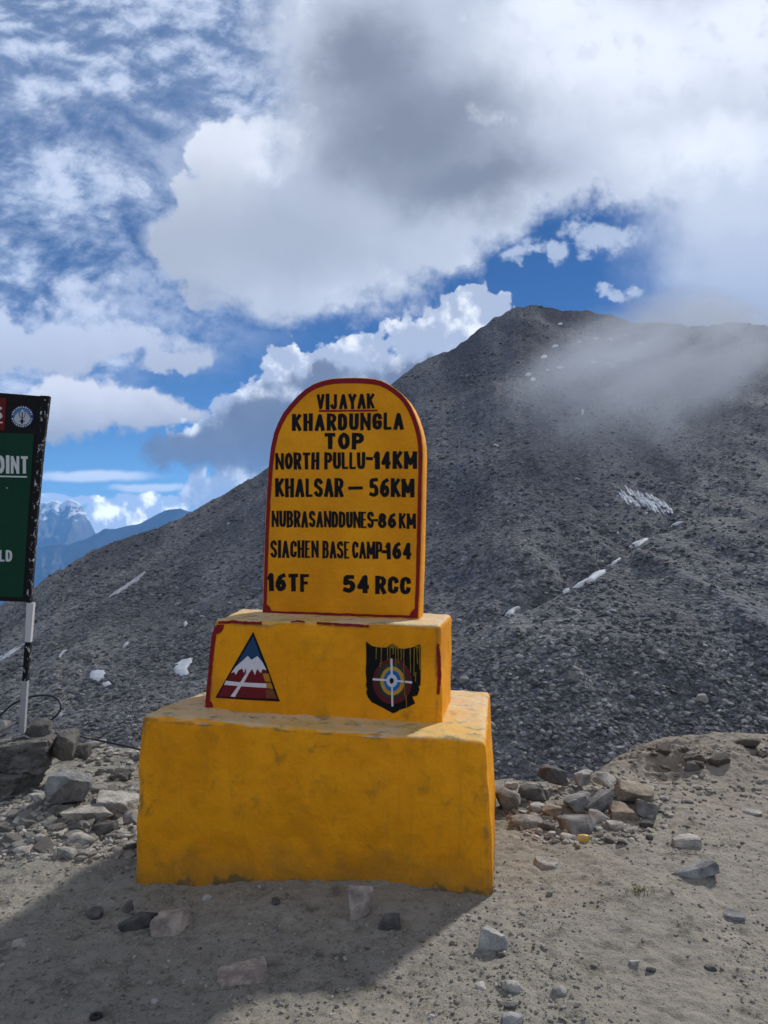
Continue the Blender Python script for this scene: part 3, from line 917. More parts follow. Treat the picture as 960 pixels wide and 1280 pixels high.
O_ = arc(.5, .5, .5, .5, 90, 450, 17)
GLY = {
    'A': [[(0, 0), (.5, 1), (1, 0)], [(.2, .3), (.8, .3)]],
    'B': [[(0, 0), (0, 1)], [(0, 1), (.6, 1), (.92, .88), (.92, .66), (.6, .53), (0, .53)], [(.6, .53), (1, .4), (1, .14), (.65, 0), (0, 0)]],
    'C': [[(1, .76), (.93, .92), (.5, 1), (.1, .88), (0, .5), (.1, .12), (.5, 0), (.93, .08), (1, .24)]],
    'D': [[(0, 0), (0, 1), (.5, 1), (.9, .85), (1, .5), (.9, .15), (.5, 0), (0, 0)]],
    'E': [[(0, 0), (0, 1)], [(0, 1), (1, 1)], [(0, .52), (.8, .52)], [(0, 0), (1, 0)]],
    'F': [[(0, 0), (0, 1)], [(0, 1), (1, 1)], [(0, .5), (.8, .5)]],
    'G': [[(1, .8), (.9, .95), (.5, 1), (.1, .88), (0, .5), (.1, .12), (.5, 0), (.95, .1), (1, .45), (.6, .45)]],
    'H': [[(0, 0), (0, 1)], [(1, 0), (1, 1)], [(0, .5), (1, .5)]],
    'I': [[(.5, 0), (.5, 1)]],
    'J': [[(.8, 1), (.8, .2), (.6, 0), (.2, 0), (0, .2)]],
    'K': [[(0, 0), (0, 1)], [(1, 1), (.08, .45)], [(.3, .6), (1, 0)]],
    'L': [[(0, 1), (0, 0), (1, 0)]],
    'M': [[(0, 0), (0, 1)], [(0, 1), (.5, .25), (1, 1)], [(1, 1), (1, 0)]],
    'N': [[(0, 0), (0, 1)], [(0, 1), (1, 0)], [(1, 0), (1, 1)]],
    'O': [O_],
    'P': [[(0, 0), (0, 1)], [(0, 1), (.65, 1), (1, .88), (1, .6), (.65, .46), (0, .46)]],
    'R': [[(0, 0), (0, 1)], [(0, 1), (.65, 1), (1, .88), (1, .63), (.65, .5), (0, .5)], [(.5, .5), (1, 0)]],
    'S': [[(.96, .84), (.7, 1), (.25, 1), (0, .84), (.05, .62), (.5, .5), (.95, .38), (1, .15), (.7, 0), (.25, 0), (0, .16)]],
    'T': [[(.5, 0), (.5, 1)], [(0, 1), (1, 1)]],
    'U': [[(0, 1), (0, .22), (.2, .02), (.5, 0), (.8, .02), (1, .22), (1, 1)]],
    'V': [[(0, 1), (.5, 0), (1, 1)]],
    'W': [[(0, 1), (.25, 0), (.5, .8), (.75, 0), (1, 1)]],
    'X': [[(0, 1), (1, 0)], [(0, 0), (1, 1)]],
    'Y': [[(0, 1), (.5, .48), (1, 1)], [(.5, .48), (.5, 0)]],
    '1': [[(.0, .78), (.6, 1), (.6, 0)]],
    '4': [[(.7, 0), (.7, 1), (0, .28), (1, .28)]],
    '5': [[(.95, 1), (.15, 1), (.1, .55), (.6, .62), (1, .45), (.95, .12), (.55, 0), (.0, .1)]],
    '6': [[(.9, .98), (.4, .88), (.05, .5), (.05, .2), (.4, 0), (.8, .05), (1, .3), (.75, .55), (.3, .52), (.05, .3)]],
    '8': [arc(.5, .76, .42, .24, 0, 360, 13), arc(.5, .26, .5, .26, 0, 360, 13)],
    '-': [[(0, .5), (1, .5)]],
    '.': [[(.3, .12), (.7, .12)]],
}
ADV = {'I': .5, 'M': 1.3, 'N': 1.08, '-': .6, '.': .3, '1': .55, ' ': .4, 'J': .95, 'L': .85, 'W': 1.4, 'E': .85, 'F': .85, 'A': 1.1}


def glyph(ch, x0, x1, yt, yb, sw, hs=0.8, jit=0.25, tops=None):
    """brush strokes of one letter inside the box x0..x1, yt(top)..yb(bottom)"""
    polys = []
    h = yb - yt
    sw *= 1.1
    if ch not in '-.I1':
        sw = min(sw, (x1 - x0) * (0.33 if ch in 'MNW' else 0.41))
    if ch in 'HAEBR':
        hs = hs * 0.82
    for pl in GLY[ch]:
        pts = []
        for (a, b_) in pl:
            ix = min(sw * 0.5, (x1 - x0) * 0.32) if ch not in '-.I' else 0
            iy = sw * 0.5 * hs
            pts.append((x0 + ix + a * (x1 - x0 - 2 * ix) + random.uniform(-jit, jit), yb - iy - b_ * (h - 2 * iy) + random.uniform(-jit, jit)))
        if ch == 'I':
            sw = min(sw, (x1 - x0) * 0.95)
            pts = [((x0 + x1) / 2, yb - sw * .3), ((x0 + x1) / 2, yt + sw * .3)]
        # open ends reach the box; joints are rounded like a brush turn
        nseg = len(pts) - 1
        closed = pl[0] == pl[-1] and nseg > 3
        for q_ in range(nseg):
            A, Bq = pts[q_], pts[q_ + 1]
            dx, dyv = Bq[0] - A[0], Bq[1] - A[1]
            ln = math.hypot(dx, dyv) + 1e-6
            vert = abs(dyv) / ln
            wd = sw * (hs + (1 - hs) * vert)
            if ch in 'NMAVK' and 0.05 < abs(dx) / ln < 0.99:
                wd *= 0.9
            ux, uy = dx / ln, dyv / ln
            e0 = wd * 0.42 if q_ == 0 and not closed else 0
            e1 = wd * 0.42 if q_ == nseg - 1 and not closed else 0
            polys.append(band([(A[0] - ux * e0, A[1] - uy * e0), (Bq[0] + ux * e1, Bq[1] + uy * e1)], wd, jit * 0.4))
            if q_ < nseg - 1 or closed:
                polys.append(disc(Bq[0], Bq[1], wd * 0.48, wd * 0.48 * (hs + .1), 8))
    return polys


def lettering(name, text, x0, x1, tl, bl, tr, br, sw, mapper, mat, parent, hs=0.8, gap=0.14, proud=0.0012, jit=0.25):
    ws = [ADV.get(c, 1.0) for c in text]
    tot = sum(ws) + gap * (len(text) - 1)
    u = (x1 - x0) / tot
    x = x0
    polys = []
    for c, wv in zip(text, ws):
        a, b_ = x, x + wv * u
        x = b_ + gap * u
        if c == ' ':
            continue
        fm = ((a + b_) / 2 - x0) / (x1 - x0)
        dyj = random.uniform(-0.5, 0.5) * jit * 2
        polys += glyph(c, a, b_, tl + (tr - tl) * fm + dyj, bl + (br - bl) * fm + dyj, sw, hs, jit)
    return slabs(name, polys, mapper, mat, parent, proud)


LT = lambda *a, **k: lettering('lettering', *a, S3, M_BLACK, tablet, **k)
LT('VIJAYAK', 396, 468.5, 493, 512, 492, 510.5, 4.6, gap=0.10)
LT('KHARDUNGLA', 365, 505, 517.5, 538.5, 516, 537, 5.2, gap=0.16)
LT('TOP', 405, 455, 541.5, 561.5, 541, 561.5, 5.2)
LT('NORTH PULLU', 344, 456.5, 566.5, 587, 565, 586, 5.2, gap=0.1)
LT('-', 459, 464.5, 568, 578, 568, 578, 4.5)
LT('14KM', 468, 521.5, 564.5, 586.5, 564, 586, 5.8, gap=0.12)
LT('KHALSAR', 344, 429.5, 598, 621, 598, 621, 5.6, gap=0.08)
LT('-', 437, 452, 605, 615, 605, 615, 4.4)
LT('56KM', 461, 518, 597.5, 621, 598.5, 621.5, 5.6, gap=0.1)
LT('NUBRASANDDUNES', 339.5, 467.5, 638, 658.5, 640, 660, 4.3, gap=0.07)
LT('-', 467, 471.5, 647, 654, 647, 654, 3.5)
LT('86', 472.5, 495.5, 641, 660, 641.5, 660.5, 4.6)
LT('KM', 498.5, 520, 641.5, 660.5, 642, 661, 4.6, gap=0.1)
LT('SIACHEN', 338, 398.5, 675.5, 697, 676, 697, 4.6, gap=0.11)
LT('BASE', 403, 437, 676, 697.5, 677, 698, 4.8, gap=0.08)
LT('CAMP', 440, 478, 677, 698, 677, 698.5, 4.6, gap=0.06)
LT('-', 478.5, 482.5, 686, 693, 686, 693, 4.5)
LT('164', 482.5, 515, 677.5, 699, 678.5, 699.5, 4.6, gap=0.1)
LT('16TF', 335, 387, 716, 738.5, 717.5, 739.5, 5.6, gap=0.12)
LT('54', 428, 462.5, 718.5, 741, 719, 741.5, 5.8)
LT('RCC', 469, 513.5, 720, 742, 721, 743, 5.4, gap=0.12)
slabs('red_underline', [band([(398.5, 513.8), (472, 513.0)], 2.3, 0.25, 6)], S3, M_RED, tablet)


def tablet_border():
    ring = [np.array(p, float) for p in OUT_PX]
    ring[0] = np.array([327.8, 765.0])
    ring[-1] = np.array([523.3, 771.8])
    ring = [np.array(p) for p in ring]
    # path a little inside the outline
    cen = np.array([430.0, 640.0])
    pts = []
    for i, p in enumerate(ring):
        t0 = ring[min(i + 1, len(ring) - 1)] - ring[max(i - 1, 0)]
        t0 /= np.linalg.norm(t0)
        nn = np.array([-t0[1], t0[0]])
        if np.dot(cen - p, nn) < 0:
            nn = -nn
        wv = np.interp(i, [0, 8, 14, 18, 24, 30, len(ring) - 1], [4.2, 4.4, 6.0, 6.2, 4.6, 4.6, 4.6])
        pts.append((p + nn * (wv / 2 + 1.1), wv))
    polys = [band([q[0] for q in pts], [q[1] for q in pts], 0.2, 7)]
    polys.append(band([(328.5, 764.8), (380, 766.2), (440, 768.6), (522, 771.2)], 3.0, 0.4, 7))
    for (cx, cy, a0, a1) in ((328.8, 766, -90, 0), (522.5, 772, 180, 270)):
        polys.append([(cx, cy)] + [(cx + 10.5 * math.cos(R(a0 + (a1 - a0) * k / 8)), cy + 12 * math.sin(R(a0 + (a1 - a0) * k / 8))) for k in range(9)])
    slabs('red_border', polys, S3, M_RED, tablet, 0.0016)


tablet_border()


# paint on the middle block
def M3(x, y, d=0.0):
    return on_plane(x, y, mBR, MB) - MB * (d + 0.0012)


def block_paint():
    P = []
    P.append(band([(258.5, 884), (260.5, 860), (264, 825), (267.5, 793), (270.5, 783)], [4.5, 4.2, 4.5, 5, 4.5], 0.4, 4))
    P.append([(271, 781)] + [(270.5 + 9.5 * math.cos(R(a)), 782 + 10.5 * math.sin(R(a))) for a in range(-8, 112, 10)])
    P.append(band([(273, 778.5), (290, 777.2), (307, 778.2), (327, 778.6)], 3.4, 0.7, 4))
    P.append([(258.5, 884)] + [(258.5 + 8 * math.cos(R(a)), 884 + 9 * math.sin(R(a))) for a in range(-85, 1, 12)])
    P.append(band([(364, 777.4), (372, 776.4), (381, 777.6)], [1.5, 3, 1.5], 0.5, 3))
    P.append(band([(396, 778.6), (420, 780), (442, 781.5), (461, 783)], 3.0, 0.6, 4))
    P.append(band([(547.5, 805), (549, 830), (549, 850), (548, 868)], [2.5, 4.5, 4.5, 3.0], 0.7, 4))
    for group_ in ([P[0], P[1], P[3]], [P[2]], [P[4]], [P[5]], [P[6]]):
        slabs('red_border', group_, M3, M_RED, mid, 0.0014)
    # triangle with snowy peaks
    tz = lambda X, Y: (255 + X / 6, 770 + Y / 6)
    tri = [tz(*p) for p in ((370, 118), (470, 370), (568, 640), (330, 628), (86, 612), (230, 360))]
    e = slabs('triangle_emblem', [tri], M3, M_BLACK, mid, 0.0016)
    mpaint = lambda n, c: mat_plain(n, c, 0.55, 0.2)
    red = mpaint('emblem_red', (0.14, 0.012, 0.018))
    blue = mpaint('emblem_blue', (0.018, 0.055, 0.13))
    slabs('sky_field', [[tz(*p) for p in ((370, 152), (452, 372), (420, 400), (280, 400), (250, 352))]], M3, blue, e, 0.0022)
    slabs('red_field', [[tz(*p) for p in ((224, 395), (466, 395), (505, 500), (512, 540), (546, 622), (330, 614), (105, 602), (160, 505))]], M3, red, e, 0.0024)
    slabs('snow_peaks', [[tz(*p) for p in ((204, 428), (240, 378), (290, 335), (330, 298), (356, 328), (402, 300), (440, 345), (470, 405), (440, 398), (428, 428), (400, 395), (384, 442), (362, 395), (330, 440), (312, 392), (302, 428), (288, 392), (262, 405), (240, 440), (228, 418))],
                         [tz(*p) for p in ((318, 396), (352, 396), (330, 445), (300, 500), (268, 545), (234, 606), (200, 602), (245, 540), (290, 470), (316, 430))],
                         [tz(*p) for p in ((166, 484), (250, 494), (350, 500), (470, 505), (470, 538), (340, 530), (240, 522), (152, 516))]], M3, mpaint('emblem_white', (0.62, 0.60, 0.64)), e, 0.0027)
    slabs('worn_patch', [[tz(*p) for p in ((470, 500), (506, 502), (520, 545), (470, 538))], [tz(*p) for p in ((440, 432), (484, 430), (503, 492), (460, 488))]], M3, mpaint('emblem_ochre', (0.42, 0.19, 0.012)), e, 0.003)
    slabs('worn_corner', [[tz(*p) for p in ((462, 550), (522, 552), (548, 618), (470, 612))]], M3, mpaint('emblem_rust', (0.16, 0.055, 0.02)), e, 0.0031)
    # target on a black shield
    sz = lambda X, Y: (435 + X / 6.62, 780 + Y / 6.62)
    sh = [(150, 143), (172, 163), (200, 182), (262, 194), (320, 194), (345, 175), (366, 160), (388, 178), (412, 200), (460, 206), (530, 194), (575, 175), (597, 168), (602, 205), (600, 300), (602, 420), (600, 505), (584, 516), (592, 540), (574, 590), (532, 600), (556, 655), (540, 664), (490, 690), (430, 708), (400, 728), (372, 738), (342, 722), (285, 690), (240, 668), (195, 645), (165, 605), (150, 560), (160, 540), (148, 505), (154, 470), (147, 400), (152, 300)]
    s = slabs('shield_emblem', [[sz(*p) for p in sh]], M3, M_BLACK, mid, 0.0016)
    k = 6.62
    ring = lambda nm, c, cx, cy, rx, ry, pr: slabs(nm, [disc(435 + cx / k, 780 + cy / k, rx / k, ry / k, 32, 0.25)], M3, mpaint('target_' + nm, c), s, pr)
    ring('red_ring', (0.10, 0.014, 0.02), 368, 475, 162, 188, 0.0022)
    ring('green_ring', (0.022, 0.045, 0.03), 366, 468, 124, 150, 0.0027)
    ring('yellow_ring', (0.44, 0.24, 0.035), 368, 470, 100, 119, 0.0032)
    ring('blue_ring', (0.012, 0.12, 0.36), 366, 468, 70, 88, 0.0037)
    ring('white_ring', (0.48, 0.52, 0.62), 364, 468, 45, 54, 0.0042)
    ring('bullseye', (0.012, 0.008, 0.02), 362, 468, 18, 23, 0.0047)
    slabs('cross_hair', [[sz(*p) for p in q] for q in ([(350, 285), (368, 285), (371, 415), (355, 415)], [(358, 520), (372, 520), (376, 680), (360, 680)], [(205, 447), (320, 455), (320, 470), (205, 464)], [(408, 463), (530, 473), (530, 491), (408, 476)])], M3, mpaint('target_white', (0.58, 0.58, 0.62)), s, 0.0047)
    drips = []
    for X, Y0, Y1 in ((236, 190, 288), (278, 194, 330), (268, 320, 356), (327, 188, 300), (346, 178, 322), (374, 170, 250), (392, 182, 350), (414, 200, 330), (440, 200, 300), (462, 204, 440), (466, 440, 590), (480, 590, 692), (516, 200, 400), (548, 195, 430), (562, 400, 476), (570, 180, 330), (590, 178, 372)):
        x1 = X + random.uniform(-5, 5)
        drips.append(band([sz(X, Y0), sz((X + x1) / 2 + random.uniform(-3, 3), (Y0 + Y1) / 2), sz(x1, Y1)], [1.5, 0.9, 1.1], 0.15, 4))
    for X, wv in ((365, 44), (570, 34), (400, 30)):
        drips.append([sz(X - wv / 2, 186), sz(X, 160 if X < 380 else 178), sz(X + wv / 2, 188), sz(X + 3, 205)])
    slabs('paint_drips', drips, M3, mpaint('drip_olive', (0.20, 0.125, 0.018)), s, 0.0052)


block_paint()

# ------------------------------------------------------------------ green signboard on its post
SGN = empty('green_signboard', (0, 0, 0), 'dark green signboard with white lettering in a chipped black frame on a banded post', 'sign')
g0 = at_depth(30, 912, 4.6)
SGN.location = tuple(g0)
sg_yaw = R(9)
SGD = np.array([math.cos(sg_yaw), math.sin(sg_yaw), 0])
SGN_N = np.array([math.sin(sg_yaw), -math.cos(sg_yaw), 0])
sgP = at_depth(50, 620, 4.6)


def G3(x, y, d=0.0):
    return on_plane(x, y, sgP, SGN_N) + SGN_N * d


def sign():
    mk = mat_plain
    black, tb, bb = material('chipped_black_paint')
    p = pos(tb)
    n = tb.noise(tb.vm('MULTIPLY', p, (1, 1, 0.45)), 55, 6, 0.7)
    tb.set(bb.inputs['Base Color'], tb.mix(tb.ss(n, 0.585, 0.60), (0.011, 0.011, 0.013), (0.42, 0.42, 0.46)))
    bb.inputs['Roughness'].default_value = 0.7
    bb.inputs['Specular IOR Level'].default_value = 0.12
    frame_m = mk('frame_black', (0.010, 0.009, 0.010), 0.6, 0.3)
    green, tg, bg_ = material('green_paint')
    n = tg.noise(pos(tg), 6, 6, 0.6)
    n2 = tg.noise(pos(tg), 90, 4, 0.7)
    c = tg.mix(n, (0.005, 0.038, 0.021), (0.010, 0.054, 0.031))
    c = tg.mix(tg.ss(n2, 0.73, 0.76), c, (0.25, 0.3, 0.27))
    tg.set(bg_.inputs['Base Color'], c)
    bg_.inputs['Roughness'].default_value = 0.7
    bg_.inputs['Specular IOR Level'].default_value = 0.1
    lw = mk('sign_white', (0.52, 0.56, 0.56), 0.6, 0.12)
    L = -190
    bd = slabs('board', [[(L, 476), (50.5, 495), (33, 752.5), (L, 744)]], G3, frame_m, SGN, 0.0, 0.02)
    gp = slabs('green_panel', [[(L + 12, 536), (42.5, 542.5), (28.5, 747), (L + 12, 737)]], G3, green, bd, 0.003)
    red = mk('sign_red', (0.13, 0.010, 0.012), 0.5, 0.2)
    slabs('red_panel', [[(L + 12, 488), (8, 498), (5.5, 538), (L + 12, 531)]], G3, red, bd, 0.003)
    lettering('lettering', 'S', -13, 3.2, 507, 524.5, 507, 525, 3.0, G3, lw, bd, proud=0.0045, jit=0.1)
    slabs('underline', [band([(-60, 526.5), (3.5, 528.3)], 1.7)], G3, lw, bd, 0.0045)
    lettering('lettering', 'POINT', -15, 35.6, 569.5, 591.5, 570.5, 592, 3.9, G3, lw, gp, gap=0.16, proud=0.0045, jit=0.2)
    slabs('underline', [band([(-34, 594.6), (34, 596.2)], 1.8)], G3, lw, gp, 0.0045)
    lettering('lettering', 'WORLD', -32, 15.6, 687, 701, 687.5, 702, 2.7, G3, lw, gp, gap=0.14, proud=0.0045, jit=0.15)
    em = slabs('round_emblem', [disc(28, 521, 14, 13.6, 32)], G3, mk('emblem_ring_blue', (0.03, 0.06, 0.16), 0.5), bd, 0.004)
    ticks = []
    for k in range(26):
        a = 2 * math.pi * k / 26
        if k in (0, 13):
            continue
        c0, s0 = math.cos(a), math.sin(a)
        ticks.append(band([(28 + 11.4 * c0, 521 + 11.1 * s0), (28 + 13.2 * c0, 521 + 12.9 * s0)], 1.3 if k % 3 else 2.0))
    slabs('ring_marks', ticks, G3, lw, em, 0.0055)
    sk = slabs('sky_disc', [disc(28, 521, 10.6, 10.3, 28)], G3, mk('emblem_sky', (0.07, 0.19, 0.42), 0.5), em, 0.005)
    slabs('peaks', [[(17.6, 523), (20, 519), (23, 515.5), (25, 517), (28.3, 511.4), (31.5, 516), (33, 515), (36.5, 520), (38.4, 523), (37.0, 527), (33.5, 530.2), (28, 531.3), (22.5, 530.2), (19, 527)]], G3, mk('emblem_snow', (0.42, 0.45, 0.5), 0.6), em, 0.0062)
    slabs('climber', [band([(28.2, 515.5), (28, 530)], 1.3), band([(24, 516), (25.3, 521.5), (28, 523.2), (31, 521.5), (32.2, 516)], 0.8), band([(24.5, 527.5), (28, 524.5), (31.6, 527)], 0.8), disc(28, 527.5, 1.7, 2.4, 12)], G3, M_BLACK, em, 0.007)
    # the angle-iron post: flat bar standing proud along the board's right edge, then banded below
    pm = [((62.5, 495.2), (50.6, 494.5), (44.5, 600), (33.2, 753), (39, 753.5), (51, 600))]
    post = []
    def bar(name, pts, mat, d0=0.012, d1=0.03, parent=None):
        return slabs(name, [pts], G3, mat, parent or SGN, d0, d1)
    po = bar('post', [(62.4, 495.4), (51.0, 494.7), (46.2, 560), (40.5, 640), (33.6, 753.2), (38.6, 753.6), (47.4, 640), (54.6, 560)], black)
    white_m, tw, bw = material('worn_white_post')
    n = tw.noise(tw.vm('MULTIPLY', pos(tw), (1, 1, 0.5)), 50, 6, 0.7)
    tw.set(bw.inputs['Base Color'], tw.mix(tw.ss(n, 0.66, 0.68), (0.48, 0.48, 0.50), (0.10, 0.10, 0.10)))
    galv = mk('galvanised', (0.30, 0.31, 0.33), 0.5, 0.2, 60)
    bar('white_band', [(33.9, 753.4), (42.6, 753.7), (38.6, 802.5), (31.6, 802.2)], white_m, parent=po)
    bar('black_band', [(31.6, 802.4), (38.4, 802.7), (34.6, 851), (28.2, 851)], black, parent=po)
    bar('bare_foot', [(28.2, 851.2), (34.6, 851.2), (30.6, 916), (23.6, 916)], galv, parent=po)
    # second post at the far end of the board
    bar('post', [(L - 6, 480), (L + 4, 480.5), (L - 22, 930), (L - 32, 930)], black)
    for (x, y) in ((57, 500.5), (9, 610)):
        slabs('bolt', [disc(x, y, 1.0, 1.0, 10)], G3, galv, po if x > 50 else bd, 0.0155 if x > 50 else 0.006)


sign()

# ------------------------------------------------------------------ stones round the sign foot and in the two heaps
def ft(px, py, Y):
    return at_depth(px, py, Y)


tag_c = 'cement-smeared stones at the signpost foot'
rock('footing_block', 18, 962, 98, 46, M_CEMENT, 'long cracked cement block carrying the sign post, upper of two', tag_c, 501, 0.25, (0.04, 0), 0.0, 0.5, 5, 'stone block', at=ft(16, 966, 4.5), planes=0, rough=0.085, rnd=0.035)
rock('footing_block', 10, 996, 96, 36, M_CEMENT, 'dark cement block under the cracked block at the sign foot', tag_c, 502, 0.32, (0.0, 0), 0.1, 0.55, 5, 'stone block', at=ft(6, 999, 4.40), planes=0, rough=0.085, rnd=0.035)
rock('footing_stone', 79, 955, 34, 44, M_CEMENT, 'upright cement coated stone right of the cracked footing block', tag_c, 503, 0.4, (0.1, 0), 0.0, 0.9, 4, 'stone', at=ft(79, 954, 4.62), rough=0.04)
rock('footing_stone', 42, 918, 38, 20, M_DARK, 'dark rubble lump behind the sign post foot', tag_c, 504, 0.2, (0, 0), 0.1, 0.9, 4, 'stone', at=ft(46, 918, 4.66), rough=0.07)
rock('footing_stone', 102, 950, 27, 24, M_CEMENT, 'small grey stone beside the upright cement coated one', tag_c, 505, 0.7, (0, 0), 0.0, 0.9, 4, 'stone', at=ft(101, 950, 4.72))
rock('boulder', 84, 990, 58, 40, M_BLUE, 'rough grey boulder leaning against the cracked footing block', tag_c, 506, 0.5, (0.1, 0.1), 0.3, 0.75, 5, 'boulder', at=ft(84, 990, 4.32), rough=0.04)
rock('white_block', 4, 916, 20, 22, M_WHITE, 'white block on the cement footing at the frame edge', None, 507, -0.2, (0.06, 0), 0.05, 0.8, 3, 'block', at=ft(3, 917, 4.5), planes=0, rough=0.01, rnd=0.03)

